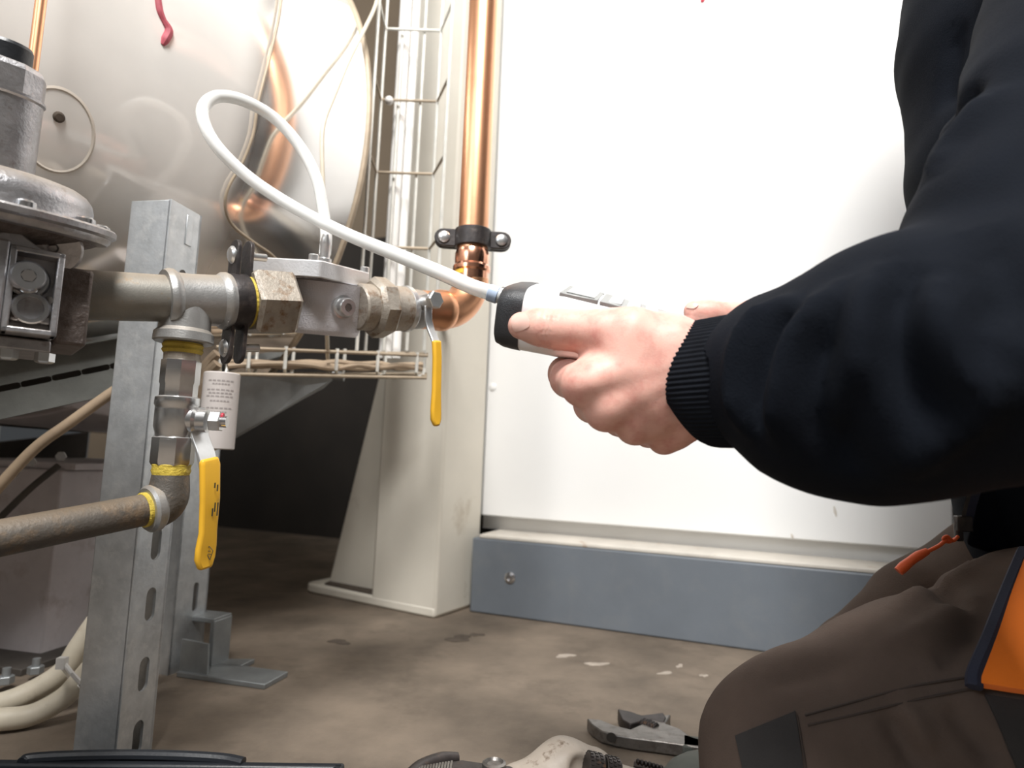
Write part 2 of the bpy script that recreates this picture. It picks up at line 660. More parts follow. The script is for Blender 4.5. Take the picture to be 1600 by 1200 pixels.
def march(fn, pxs, d0=0.15, d1=1.2):
    """points where the rays through picture points meet fn = 0 (used to lay patches and seams on cloth)"""
    D = np.array([ray(*p) for p in pxs])
    L = np.linalg.norm(D, axis=1)
    t = np.full(len(D), d0)
    for _ in range(90):
        P = (CAM + D * t[:, None]).astype(np.float32)
        t = np.minimum(t + 0.7 * fn(P) / L, d1)
    return CAM + D * t[:, None]


def grad(fn, P, e=0.0008):
    P = np.asarray(P, np.float32)
    g = np.stack([fn(P + np.eye(3, dtype=np.float32)[i] * e) - fn(P - np.eye(3, dtype=np.float32)[i] * e) for i in range(3)], -1)
    return g / np.maximum(np.linalg.norm(g, axis=-1, keepdims=True), 1e-9)


def in_poly(p, poly):
    x, y = p
    c = False
    for i in range(len(poly)):
        (x0, y0), (x1, y1) = poly[i], poly[i - 1]
        if (y0 > y) != (y1 > y) and x < (x1 - x0) * (y - y0) / (y1 - y0) + x0:
            c = not c
    return c


def patch(fn, quad, nu, nv, lift, thick, rounded=False):
    """cloth patch: corner picture points quad (a,b,c,d) bilinearly sampled, laid on fn=0 with thickness"""
    a, b, c, d = [np.array(q, float) for q in quad]
    px = []
    for j in range(nv + 1):
        for i in range(nu + 1):
            u, v = i / nu, j / nv
            if rounded:
                s, t = 2 * u - 1, 2 * v - 1
                s2, t2 = s * math.sqrt(1 - t * t / 2), t * math.sqrt(1 - s * s / 2)
                s, t = 0.55 * s2 * 1.0 + 0.45 * s, 0.55 * t2 + 0.45 * t
                u, v = (s + 1) / 2, (t + 1) / 2
            px.append((a * (1 - u) + b * u) * (1 - v) + (d * (1 - u) + c * u) * v)
    P = march(fn, px)
    N = grad(fn, P)
    top, bot = P + N * (lift + thick), P + N * (lift - 0.0015)
    n = len(P)
    fs = []
    W = nu + 1
    for j in range(nv):
        for i in range(nu):
            q = (j * W + i, j * W + i + 1, (j + 1) * W + i + 1, (j + 1) * W + i)
            fs.append(q[::-1])
            fs.append(tuple(k + n for k in q))
    bd = [i for i in range(W)] + [j * W + nu for j in range(1, nv + 1)] + [nv * W + i for i in range(nu - 1, -1, -1)] + [j * W for j in range(nv - 1, 0, -1)]
    for i in range(len(bd)):
        p, q = bd[i], bd[(i + 1) % len(bd)]
        fs.append((p, q, q + n, p + n))
    return np.concatenate([top, bot]), fs


def seam(fn, pts, r, lift=0.0, k=8):
    pp = spline([np.array(p, float) for p in pts], k)
    P = march(fn, pp)
    N = grad(fn, P)
    return MB().tube(list(P + N * lift), r, 6)


# ================================================================== THE SETTING
CB = on_floor(733, 956)                       # floor corner of the plinth
CE = unit(on_floor(1262, 1029) - CB)          # along the cabinet fronts, to the right
CN = np.array([CE[1], -CE[0], 0])             # out of the cabinet fronts, towards the camera
if CN[1] > 0:
    CN = -CN

fl = MB()
fl.box((0.2, 0.0, -0.03), (2.4, 0, 0), (0, 2.7, 0), (0, 0, 0.03))
floor = struct('floor', fl, 'concrete', smooth=None)
cl = MB()
cl.box((0.2, 0.0, 2.63), (2.4, 0, 0), (0, 2.7, 0), (0, 0, 0.03))
struct('ceiling', cl, 'room_wall', smooth=None)
BK = CB - CN * 0.62
b = MB()
b.box(BK + UP * 1.3 - CE * 0.1 - CN * 0.03, CE * 1.75, CN * 0.03, UP * 1.3)
struct('wall_back', b, 'wall', smooth=None)
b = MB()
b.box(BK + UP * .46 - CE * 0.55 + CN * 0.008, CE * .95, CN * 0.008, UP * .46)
struct('shade_panel_1', b, 'hollow_shade', smooth=None)  # black sheet added on the wall to stand for the unlit hollow
for nm, c, ax, ay in (('wall_left', (-2.17, 0, 1.3), (0.03, 0, 0), (0, 2.7, 0)), ('wall_right', (2.57, 0, 1.3), (0.03, 0, 0), (0, 2.7, 0)),
                      ('wall_front', (0.2, -2.67, 1.3), (2.4, 0, 0), (0, 0.03, 0))):
    struct(nm, MB().box(c, ax, ay, UP * 1.3), 'room_wall', smooth=None)

# chalky spatter, oil spots and crumbs on the concrete
for i, (x, y, sx, sy, mm, lab) in enumerate((
        (717, 998, 20, 5, 'dirt', 'dark oil spot on the concrete floor in front of the grey plinth'),
        (745, 992, 10, 2.5, 'dirt', 'tiny oil spot right beside the larger one before the plinth'),
        (530, 1003, 15, 4, 'dirt', 'dark smear on the floor left of the cream column base'),
        (883, 1025, 13, 3, 'chalk', 'pale paint splash on the floor, the leftmost below the plinth'),
        (932, 1038, 15, 3, 'chalk', 'pale curved paint splash on the floor below the plinth centre'),
        (1062, 1041, 5, 2.6, 'chalk', 'white paint drop on the floor between the splashes and the knee'),
        (1040, 1052, 12, 2, 'chalk', 'thin pale smear on the floor below the white paint drop'),
        (1100, 1056, 6, 2, 'chalk', 'pale paint drop on the floor, the one nearest the knee'))):
    c = on_floor(x, y)
    ex = on_floor(x + sx, y) - c
    ey = on_floor(x, y + sy) - c
    n = 22
    ph = rng.uniform(0, 6, 3)
    pts = []
    for k in range(n):
        t = 2 * math.pi * k / n
        r = 1 + .25 * math.sin(2 * t + ph[0]) + .18 * math.sin(3 * t + ph[1]) + .1 * math.sin(5 * t + ph[2])
        pts.append(c + r * (math.cos(t) * ex + math.sin(t) * ey))
    o = part('floor_stain', MB().prism(pts, UP * 0.0006), mm, smooth=None)
    tag(o, lab, 'stain')

# ================================================================== WHITE CABINET ON THE GREY PLINTH
PH = z_at(CB, 834)                             # plinth height
PB = CB - CN * 0.065                           # plane of the white fronts
cab = thing('equipment_cabinet', 'large white sheet steel cabinet standing on a blue grey plinth', 'cabinet', CB + CE * 0.45 - CN * 0.25)


def pl(x, y):
    return on_plane(x, y, PB, CN)


zb = pl(760, 806)[2]                           # underside of the door
TOP = 1.95
sl0 = np.dot(pl(735, 700) - PB, CE)            # left edge of the carcass
sl1 = np.dot(pl(756, 700) - PB, CE)            # left edge of the door
sl2 = np.dot(pl(1489, 800) - PB, CE)           # right edge of the door
sl3 = np.dot(pl(1501, 800) - PB, CE)


def slab(s0, s1, z0, z1, f0, f1):
    """box from s0..s1 along the fronts, f0..f1 behind(-)/before the front plane"""
    c = PB + CE * (s0 + s1) / 2 + CN * (f0 + f1) / 2
    return MB().box((c[0], c[1], (z0 + z1) / 2), CE * (s1 - s0) / 2, CN * (f1 - f0) / 2, UP * (z1 - z0) / 2)


part('side_panel', slab(sl0, sl1 - .0015, zb, TOP, -0.48, -0.002), 'white_paint', cab, bevel=.003)
door = part('door', slab(sl1 + .001, sl2, zb, TOP, -0.022, 0.0), 'white_paint', cab, bevel=.0025)
part('lower_rail', slab(sl0 + .02, sl2, PH, zb - .001, -0.045, -0.028), 'white_paint', cab)
part('ledge', slab(0.012 - np.dot(PB - CB, CE), sl2 + .7, PH - .006, PH, -0.4, 0.064), 'ledge', cab, bevel=.0015,
     label='dusty rust-spotted ledge on top of the plinth')
plin = part('plinth', slab(0.0, sl2 + .7, 0.0, PH - .006, -0.35, 0.065), 'grey_plinth', cab, bevel=.003, label='blue grey steel plinth')
for (x, y) in ((797, 903),):
    q = on_plane(x, y, CB, CN)
    part('screw', MB().lathe(q, CN, [(0, .0095), (.0015, .0095), (.0035, .006), (.0035, .0035), (.0012, .003)], 20), 'machined', plin)
q = pl(770, 605)
part('screw', MB().lathe(q, CN, [(0, .0075), (.001, .0075), (.0028, .005), (.003, .001)], 20), 'white_paint', door)
# red marker stroke high on the door, its lower tip in the picture
zs = [(1094, -160), (1100, -110), (1090, -70), (1103, -35), (1099, -5), (1097, 4)]
part('red_stroke', MB().tube([pl(x, y) + CN * .0005 for x, y in zs], [.004, .006, .005, .007, .0055, .003], 8, smooth=6), 'red_paint', door,
     label='red paint stroke')
for (x, y, l) in ((1305, 800, 9), (1238, 838, 4)):
    part('rust_mark', MB().tube([pl(x - 2, y - l), pl(x, y), pl(x + 2, y + l * .8)], [.001, .0022, .0008], 6), 'ledge', door)

cab2 = thing('neighbour_cabinet', 'white cabinet to the right of the narrow dark gap, beside the zip', 'cabinet', CB + CE * 1.2 - CN * 0.25)
part('door', slab(sl3, sl3 + .6, zb, TOP, -0.022, 0.0), 'white_paint', cab2, bevel=.0025)
part('body', slab(sl3 + .004, sl3 + .6, zb, TOP, -0.48, -0.024), 'white_paint', cab2)
part('gap_strip', slab(sl2 + .0005, sl3 - .0005, PH, TOP, -0.06, -0.035), 'dark_steel', cab2)

# ================================================================== CREAM STEEL COLUMN
KA = on_floor(578, 946)
KB = on_floor(680, 967)
KE = unit(KB - KA)
KN = np.array([KE[1], -KE[0], 0])
KW = np.linalg.norm(KB - KA)
ka2 = on_floor(466, 926)
col = thing('steel_column', 'cream painted steel column with a stiffened foot beside the white cabinet', 'column', (KA + KB) / 2 - KN * .07)
KD = 0.125
zc = 2.6
part('post', MB().box((KA + KB) / 2 - KN * KD / 2 + UP * zc / 2, KE * KW / 2, KN * KD / 2, UP * zc / 2), 'cream_steel', col, bevel=.006, bseg=3)
# base plate with a rounded end
bl = np.dot(ka2 - KA, KE)
poly = []
hw = .055
cx = bl + .02
for k in range(9):
    t = math.pi / 2 + math.pi / 2 * k / 8
    poly.append(KA + KE * (cx + .02 * math.cos(t) - 0) + KN * (-.02 + .02 * math.sin(t)))
poly += [KA + KE * bl - KN * KD, KA + KE * (KW - .002) - KN * KD, KA + KE * (KW - .002) + KN * .001]
part('base_plate', MB().prism([p + UP * .0 for p in poly], UP * .017), 'cream_steel', col, bevel=.004)
# tapered stiffener
s0 = np.dot(on_plane(514, 905, KA - KN * .03, KN) - KA, KE)
ztop = on_plane(590, 590, KA - KN * .03, KN)[2]
gz = [KA + KE * s0 - KN * .03 + UP * .016, KA - KN * .03 + UP * .016, KA - KN * .03 + UP * (ztop + .25), KA + KE * (-.012) - KN * .03 + UP * (ztop + .12)]
part('stiffener', MB().prism(gz, -KN * .02), 'cream_steel', col, bevel=.003)
part('debris', MB().prism([KA + KE * (s0 - .004) - KN * .045 + UP * .017, KA - KE * .002 - KN * .045 + UP * .017,
                           KA - KE * .002 - KN * .004 + UP * .017, KA + KE * (s0 + .01) - KN * .01 + UP * .017], UP * .003), 'dirt', col, smooth=None)

# ================================================================== POLISHED TANK
TA = np.array([math.sin(.578) * math.cos(-.03), math.cos(.578) * math.cos(-.03), math.sin(-.03)])
TO = np.array([-.7047, .7, .675])
TR, TEND, TSTART = .3912, .336, -1.15
tank = thing('storage_tank', 'big round polished steel tank lying behind the gas pipe, mirroring the copper pipe', 'tank', TO - UP * TR)
ts, tu, ta = frame_of(TA)


def tank_px(x, y):
    """point of the shell seen at a picture point"""
    D = ray(x, y)
    O = CAM - TO
    Dp, Op = D - (D @ TA) * TA, O - (O @ TA) * TA
    A, B, Cc = Dp @ Dp, Dp @ Op, Op @ Op - TR * TR
    X = CAM + D * ((-B - math.sqrt(max(B * B - A * Cc, 0))) / A)
    q = X - TO
    return X, (q - (q @ TA) * TA) / TR


m = MB()
m.lathe(TO + TA * TSTART, TA, [(k * (TEND - TSTART) / 12, TR) for k in range(13)], 160, caps=False)
shell = part('shell', m, 'tank_cladding', tank, smooth=60)
m = MB()
m.lathe(TO + TA * (TEND - .001), TA, [(0, TR - .001), (.012, TR - .012), (.03, TR - .08), (.045, .12), (.046, .001)], 96)
part('end_cap', m, 'dark_steel', tank)
m = MB()
m.lathe(TO + TA * TSTART, -TA, [(0, TR), (.03, TR - .05), (.05, .1), (.05, .001)], 64)
part('end_cap', m, 'dark_steel', tank)
m = MB()
rr = [TO + TA * (TEND) + TR * (math.cos(t) * ts + math.sin(t) * tu) for t in np.linspace(0, 2 * math.pi, 120, endpoint=False)]
m.tube(rr, .004, 8, closed=True)
part('rim_bead', m, 'wire_brown', tank)
# ring painted for a reflection, and a rivet, on the pale left part
pts = []
for t in np.linspace(0, 2 * math.pi, 60, endpoint=False):
    X, N = tank_px(88 + 58 * math.cos(t) + 8 * math.sin(t), 203 + 66 * math.sin(t))
    pts.append(X - N * .0022)
part('reflection_ring', MB().tube(pts, .0028, 8, closed=True), 'reflection_tone', shell)
X, N = tank_px(92, 183)
part('rivet', MB().lathe(X - N * .001, N, [(0, .0048), (.002, .0044), (.003, .003)], 14), 'dirt', shell)
rs_ = []  # dull red streak following the shell
for (x, y) in ((240, -70), (243, -30), (247, 0), (250, 18), (256, 32), (264, 48), (258, 62), (254, 70)):
    X, N = tank_px(x, y)
    rs_.append(X - N * .0005)
part('red_stroke', MB().tube(rs_, [.003, .004, .0034, .0036, .0030, .0042, .0040, .002], 8, smooth=5), 'red_dull', shell, label='dark red streak on the shell')

# ================================================================== COPPER RISER
RD = .70
RX = at(747, 200, RD)
RXY = RX[:2]
RR = 23.0 * RD / FPX                            # pipe radius


def rp_(y):
    return np.array([RXY[0], RXY[1], z_at(RXY, y)])


ris = thing('copper_riser', 'vertical copper pipe with a pressed elbow at its foot, in front of the cabinet edge', 'pipe', rp_(520))
part('pipe', MB().cyl(rp_(405), np.array([RXY[0], RXY[1], 2.3]), RR, n=40), 'copper', ris)
z0, z1 = rp_(452)[2], rp_(392)[2]
h = z1 - z0
part('press_coupling', MB().lathe(rp_(452), UP, [(0, RR * 1.1), (h * .08, RR * 1.13), (h * .3, RR * 1.13), (h * .42, RR * 1.13), (h * .47, RR * 1.24),
                                                  (h * .56, RR * 1.24), (h * .62, RR * 1.12), (h * .72, RR * 1.14), (h * .9, RR * 1.14), (h, RR * 1.05)], 40), 'copper_bright', ris)
# gas axis: from the regulator to the riser foot
GA = at(135, 461, .437)
GE = rp_(487)
GB = GE
GDIR = unit(GB - GA)


def g(x):
    return along(GA, GB, x)


part('label', MB().lathe(rp_(431), UP, [(0, RR * 1.145), (.009, RR * 1.145)], 10, hint=(1, 0.25, 0), caps=False), 'label_yellow', ris) if False else None
tl = MB()
for k in range(6):
    a0 = math.radians(205 + k * 7)
    a1 = math.radians(205 + (k + 1) * 7)
    r_ = RR * 1.15
    zq = rp_(433)[2]
    q = [np.array([RXY[0] + r_ * math.cos(a), RXY[1] + r_ * math.sin(a), zz]) for a, zz in ((a0, zq), (a1, zq), (a1, zq + .0085), (a0, zq + .0085))]
    tl.add(q, [(0, 1, 2, 3)])
part('label', tl, 'label_yellow', ris, label='small yellow label on the coupling')
# elbow: quarter bend from the riser down and back along the gas line
elb = []
bend = .034
ctr = rp_(487) - GDIR * bend
ctr = np.array([RXY[0], RXY[1], GE[2]]) - GDIR * bend + UP * bend
for k in range(13):
    t = math.pi / 2 * k / 12
    elb.append(ctr + GDIR * bend * math.cos(t) - UP * bend * math.sin(t))
elb = [rp_(448)] + elb
part('elbow', MB().tube(elb, RR * 1.16, 36), 'copper', ris)
e0 = elb[-1]
part('elbow_socket', MB().lathe(e0 + GDIR * .004, -GDIR, [(0, RR * 1.16), (.005, RR * 1.3), (.012, RR * 1.3), (.017, RR * 1.18), (.030, RR * 1.2), (.036, RR * 1.14)], 40), 'copper', ris)

# pipe clamp
kc = rp_(374)
face = unit(np.array([CAM[0] - kc[0], CAM[1] - kc[1], 0]))
side = np.array([-face[1], face[0], 0])
if side[0] < 0:
    side = -side
clampo = thing('pipe_clamp', 'black two-screw pipe clamp gripping the copper pipe', 'clamp', kc)
hh = .0098
part('band', MB().lathe(kc - UP * hh, UP, [(0, RR + .0004), (0, RR + .0034), (2 * hh, RR + .0034), (2 * hh, RR + .0004)], 40, caps=False), 'black_steel', clampo, bevel=.0008)
for sg, x, y in ((-1, 711, 374), (1, 777, 377)):
    c = kc + side * sg * (RR + .0115)
    poly = []
    for k in range(9):
        t = -math.pi / 2 + math.pi * k / 8
        poly.append(c + side * sg * (.004 + .0095 * math.cos(t)) + UP * (.0095 * math.sin(t)) + face * .003)
    poly += [c - side * sg * .012 + UP * .0095 + face * .003, c - side * sg * .012 - UP * .0095 + face * .003]
    e = part('ear', MB().prism(poly, -face * .0055), 'black_steel', clampo, bevel=.001)
    part('screw', MB().lathe(c + side * sg * .003 + face * .003, face, [(0, .0065), (.0015, .0062), (.0028, .0045), (.0032, .001)], 20), 'zinc_bright', e)
    part('ear_back', MB().prism([p - face * .008 for p in poly], -face * .004), 'black_steel', clampo)
rod_end = KB - KE * .02
part('standoff_rod', MB().cyl(kc - face * RR, np.array([rod_end[0], rod_end[1], kc[2]]), .004, n=12), 'black_steel', clampo)


# ================================================================== GAS LINE
def gl(x0, x1, r, n=40, ch=.0015):
    return MB().cyl(g(x0), g(x1), r, n=n, ch=ch)


def view_frame(P, phi):
    """plan axes at P: e1 to the right and back, e2 to the left and back (a box corner pointing at the camera)"""
    v = unit(np.array([P[0] - CAM[0], P[1] - CAM[1], 0]))
    l = np.array([v[1], -v[0], 0])
    p = math.radians(phi)
    return l * math.cos(p) + v * math.sin(p), -l * math.sin(p) + v * math.cos(p), v, l


nip = thing('pipe_nipple', 'dusty grey steel pipe between the regulator and the tee', 'pipe', g(190) - UP * .017)
part('pipe', gl(118, 268, .0172), 'gas_pipe', nip)
part('sealant', MB().lathe(g(258), GDIR, [(0, .0175), (.002, .0184), (.005, .0184), (.006, .0175)], 40), 'yellow_seal', nip, label='yellow thread sealant')

tee = thing('pipe_tee', 'galvanised pipe tee in the middle of the gas line', 'pipe tee', g(300) - UP * .04)
L = np.linalg.norm(g(358) - g(256))
part('body', MB().lathe(g(256), GDIR, [(0, .0185), (.0, .0212), (.003, .0225), (.006, .0222), (.009, .0198), (L * .4, .0193), (L - .009, .0198), (L - .006, .0222), (L - .003, .0225), (L, .0212)], 48), 'tee_zinc', tee)
TC = g(293)
zbr = z_at(TC[:2], 536)
br = TC[2] - zbr
part('branch', MB().lathe(TC, -UP, [(0, .0178), (br - .010, .0178), (br - .007, .0205), (br - .001, .0208), (br, .0195)], 40), 'tee_zinc', tee)

clp = thing('pipe_clamp', 'black steel clamp with two upright ears around the gas pipe', 'clamp', g(372) - UP * .03)
c0, c1 = g(357), g(387)
part('band', MB().lathe(c0, c1 - c0, [(0, .0188), (0, .0215), (.004, .0222), (np.linalg.norm(c1 - c0) - .002, .0218), (np.linalg.norm(c1 - c0), .019)], 44), 'black_steel', clp)
for sg, (px_, py_) in ((1, (364, 403)), (-1, (351, 543))):
    base = g(371)
    tip = np.array(base)
    cup = UP
    ccen = base + cup * sg * .0355
    # plate stands across the pipe axis
    wv = np.cross(GDIR, UP)
    wv = unit(wv)
    poly = []
    for k in range(9):
        t = math.pi * k / 8
        poly.append(ccen + wv * .0095 * math.cos(t) + cup * sg * (.007 + .0075 * math.sin(t)))
    poly += [ccen - wv * .0095 - cup * sg * .022, ccen + wv * .0095 - cup * sg * .022]
    for off, nm in ((-.0065, 'ear'), (.0035, 'ear')):
        e = part(nm, MB().prism([p + GDIR * off for p in poly], GDIR * .0032), 'black_steel', clp, bevel=.0006)
    bc = ccen + cup * sg * .002
    s_ = part('screw', MB().lathe(bc - GDIR * .0065, -GDIR, [(0, .0072), (.0012, .0071), (.0028, .0055), (.0034, .001)], 24), 'zinc_bright', clp)
    part('screw_shank', MB().cyl(bc + GDIR * .006, bc + GDIR * .02, .0032, n=12), 'zinc_bright', s_)

uni = thing('hex_union', 'large rusty hexagonal union with yellow sealant at the filter inlet', 'pipe union', g(425) - UP * .028)
part('neck', gl(378, 395, .0188), 'rusty_hex', uni)
part('sealant', MB().lathe(g(381), GDIR, [(0, .0192), (.002, .0208), (.009, .0212), (.014, .0195)], 40), 'yellow_seal', uni, label='band of yellow thread sealant')
part('nut', MB().hexa(g(388), g(452), .0285, ch=.003, twist=math.radians(4)), 'rusty_hex', uni)

# filter (the whole gas train climbs a little towards the riser, so its tops lean to the camera)
def lean(P, deg):
    c = unit(np.array([CAM[0] - P[0], CAM[1] - P[1], 0]))
    return unit(UP * math.cos(math.radians(deg)) + c * math.sin(math.radians(deg)))


FCn = at(493, 418, .525)
FU = lean(FCn, 10)
e1, e2, fv, fl_ = view_frame(FCn, 54)
e1, e2 = unit(e1 - np.dot(e1, FU) * FU), unit(e2 - np.dot(e2, FU) * FU)
LW = .090


def fy(y):
    """distance along FU from the lid corner to the picture row y"""
    lo_, hi_ = -.15, .15
    for _ in range(40):
        m_ = (lo_ + hi_) / 2
        if px_of(FCn + FU * m_)[1] > y:
            lo_ = m_
        else:
            hi_ = m_
    return (lo_ + hi_) / 2


ht_, hb_ = fy(405.5), fy(433)
ctr = FCn + (e1 + e2) * LW / 2 + fl_ * .004
fil = thing('gas_filter', 'silver cast gas filter with a flat bolted lid, fed by the white tube', 'filter', ctr - UP * .075)
poly = []
for sx, sy in ((-1, -1), (1, -1), (1, 1), (-1, 1)):
    cpt = ctr + e1 * sx * LW / 2 + e2 * sy * LW / 2
    c_ = .003 if (sx, sy) == (-1, -1) else .016
    pa, pb = cpt - e1 * sx * c_, cpt - e2 * sy * c_
    mid = cpt - (e1 * sx + e2 * sy) * c_ * .38
    q = [pa, mid, pb] if sx * sy < 0 else [pb, mid, pa]
    poly += q
poly = [p + FU * hb_ for p in poly]
lid = part('lid', MB().prism(poly, FU * (ht_ - hb_)), 'filter_lid', fil, bevel=.001)
part('gasket', MB().prism([ctr + (p - ctr - FU * hb_) * .97 + FU * (hb_ - .0012) for p in poly], FU * .0014), 'cast_dark', fil)
rb = .0400
fbc = along(ctr, ctr + fl_ * .05, 503)
hlow = fy(530) + .004
hb = hb_ - hlow
part('body', MB().lathe(fbc + FU * hlow, FU, [(0, .02), (0, rb * .84), (.002, rb * .90), (.005, rb * .925), (.010, rb * .94), (hb - .004, rb), (hb - .0011, rb * 1.01)], 72), 'filter_alu', fil)
for i in ((-.42, -.36), (.36, -.42), (-.40, .38), (.38, .38)):
    q = ctr + e1 * i[0] * LW + e2 * i[1] * LW + FU * ht_
    sc = part('screw', MB().lathe(q, FU, [(0, .0042), (.0048, .0042), (.0056, .0034), (.0056, .0018), (.003, .0016)], 18), 'zinc_bright', lid)
# test plug on the side
pq = at(541, 478, .53)
pax = fbc + FU * np.dot(pq - fbc, FU)
pd = unit(unit(pq - pax) + fl_ * .25)
pc = pax + pd * rb * .9
plg = part('test_plug', MB().lathe(pc, pd, [(0, .0105), (.003, .0108), (.0045, .0105), (.0047, .0085), (.010, .0083), (.012, .0072), (.012, .0035), (.007, .0032), (.007, .0005)], 32), 'zinc_bright', fil)
part('socket', MB().lathe(pc + pd * .0122, pd, [(0, .0034), (.0002, .0034)], 6), 'cast_dark', plg)
# tube nipple on the lid
npz = along(ctr + FU * ht_, ctr + FU * ht_ + fl_ * .05, 506)
npl = part('tube_nipple', MB().lathe(npz, FU, [(0, .0062), (.008, .0062), (.009, .0045), (.02, .0045), (.022, .0052), (.03, .003)], 20), 'zinc_bright', fil)

# right-hand fittings
un2 = thing('hex_union', 'brown hexagonal union at the filter outlet beside the white ring', 'pipe union', g(590) - UP * .03)
part('neck', gl(557, 585, .0215), 'rusty_hex', un2)
part('nut', MB().hexa(g(577), g(606), .0285, ch=.004, n=8, twist=.2), 'rusty_hex', un2)
part('tailpiece', gl(606, 634, .0215), 'rusty_hex', un2)
part('ring', MB().lathe(g(629), GDIR, [(0, .0205), (.001, .0222), (.005, .0225), (.007, .021)], 40), 'zinc_bright', un2, label='bright ring at the end of the tailpiece')

va2 = thing('ball_valve', 'ball valve with hanging yellow lever beside the copper elbow', 'valve', g(660) - UP * .03)
part('body', MB().lathe(g(634), GDIR, [(0, .0195), (.012, .0195), (.02, .0185), (.028, .0175), (.036, .0165), (.040, .0165)], 36), 'tee_zinc', va2)
wv = unit(np.cross(GDIR, UP))
if np.dot(wv, CAM - g(660)) < 0:
    wv = -wv
st = g(645) + UP * .004
part('stem', MB().cyl(st, st + wv * .034, .0075, n=24, ch=.001), 'zinc_bright', va2)
lv0 = st + wv * .030
dq = float(np.dot(lv0 - CAM, _F))


def vl(x, y, dd=0):
    return at(x, y, dq + dd)


part('stem_nut', MB().hexa(lv0 + wv * .001, lv0 + wv * .008, .0085), 'zinc_bright', va2)


def strip(pts, wid, thk, wdir):
    """flat bar along pts; wid list, wdir width direction"""
    m = MB()
    pts = [np.asarray(p) for p in pts]
    vs, fs = [], []
    n = len(pts)
    for i, p in enumerate(pts):
        t = unit(pts[min(i + 1, n - 1)] - pts[max(i - 1, 0)])
        wd = unit(wdir - np.dot(wdir, t) * t)
        nd = np.cross(t, wd)
        for sx, sy in ((-1, -1), (1, -1), (1, 1), (-1, 1)):
            vs.append(p + wd * sx * wid[i] / 2 + nd * sy * thk / 2)
    for i in range(n - 1):
        for k in range(4):
            k2 = (k + 1) % 4
            fs.append((i * 4 + k, i * 4 + k2, (i + 1) * 4 + k2, (i + 1) * 4 + k))
    fs.append((3, 2, 1, 0))
    fs.append(tuple((n - 1) * 4 + k for k in range(4)))
    if np.dot(np.cross(vs[1] - vs[0], vs[2] - vs[0]), pts[1] - pts[0]) > 0:
        pass
    return m.add(vs, fs)


lw = unit(GDIR - 0 * UP)
sc = dq / FPX
lever = part('lever', strip([vl(669, 478), vl(669, 500), vl(673, 515), vl(680, 532, -.008), vl(682, 545, -.01)], [13 * sc] * 5, .0025, lw), 'zinc_bright', va2, bevel=.0005)
grip = part('grip', strip([vl(682, 532, -.01), vl(683, 560, -.01), vl(682, 610, -.01), vl(681, 640, -.01), vl(681, 655, -.01), vl(682, 666, -.01)],
                          [15 * sc, 15 * sc, 15 * sc, 18 * sc, 18 * sc, 9 * sc], .0055, lw), 'yellow_handle', va2, bevel=.002, bseg=3)

# ------------------------------------------------------------------ lower branch
BX = TC[:2]


def bz(y):
    return np.array([BX[0], BX[1], z_at(BX, y)])


def bl_(y0, y1, prof, n=40, hexn=None, twist=0):
    a, b = bz(y0), bz(y1)
    Lh = np.linalg.norm(b - a)
    return MB().lathe(a, -UP, [(t * Lh, r) for t, r in prof], hexn or n, hint=(1, 0, 0), twist=twist)


nb = thing('hex_nipple', 'short hexagonal nipple wrapped with yellow sealant under the tee', 'pipe nipple', bz(610))
part('thread', bl_(530, 566, [(0, .0125), (1, .0125)]), 'rusty_hex', nb)
part('sealant', bl_(537, 553, [(0, .0133), (.2, .0142), (.45, .0135), (.7, .0142), (1, .0128)]), 'yellow_seal', nb, label='torn yellow thread sealant')
part('hexagon', bl_(562, 622, [(0, .0118), (.04, .0135), (.62, .0135), (.66, .0128), (1, .0128)], hexn=8, twist=.3), 'chrome_valve', nb)
va1 = thing('ball_valve', 'ball valve with a long yellow lever below the tee, above the lower elbow', 'valve', bz(735))
part('body', bl_(620, 728, [(0, .0140), (.02, .0152), (.12, .0155), (.15, .0146), (.2, .0146), (.44, .0146), (.52, .0132), (.6, .0128), (.62, .0136)], 44), 'chrome_valve', va1)
part('hexagon', bl_(682, 727, [(0, .0134), (.05, .0146), (.9, .0146), (1, .0134)], hexn=8, twist=.2), 'chrome_valve', va1)
vfr = unit(np.array([CAM[0] - BX[0], CAM[1] - BX[1], 0]))
rgt = np.array([-vfr[1], vfr[0], 0])
if rgt[0] < 0:
    rgt = -rgt
sdir = unit(rgt * .93 + vfr * .38)
sp = bz(656)
part('bonnet', MB().lathe(sp + sdir * .010, sdir, [(0, .0105), (.004, .0105), (.006, .0085), (.0125, .0085)], 28), 'chrome_valve', va1)
part('stem_nut', MB().hexa(sp + sdir * .0245, sp + sdir * .0325, .0078), 'zinc_bright', va1)
part('stem_end', MB().cyl(sp + sdir * .0325, sp + sdir * .0365, .0042, n=16), 'machined', va1)
part('red_dot', MB().lathe(sp + sdir * .0325 + UP * .004, sdir, [(0, .0028), (.0012, .0024)], 10), 'red_paint', va1, label='dab of red paint on the stem nut')
ld = float(np.dot(sp + sdir * .0235 - CAM, _F))


def v1(x, y, dd=0):
    return at(x, y, ld + dd)


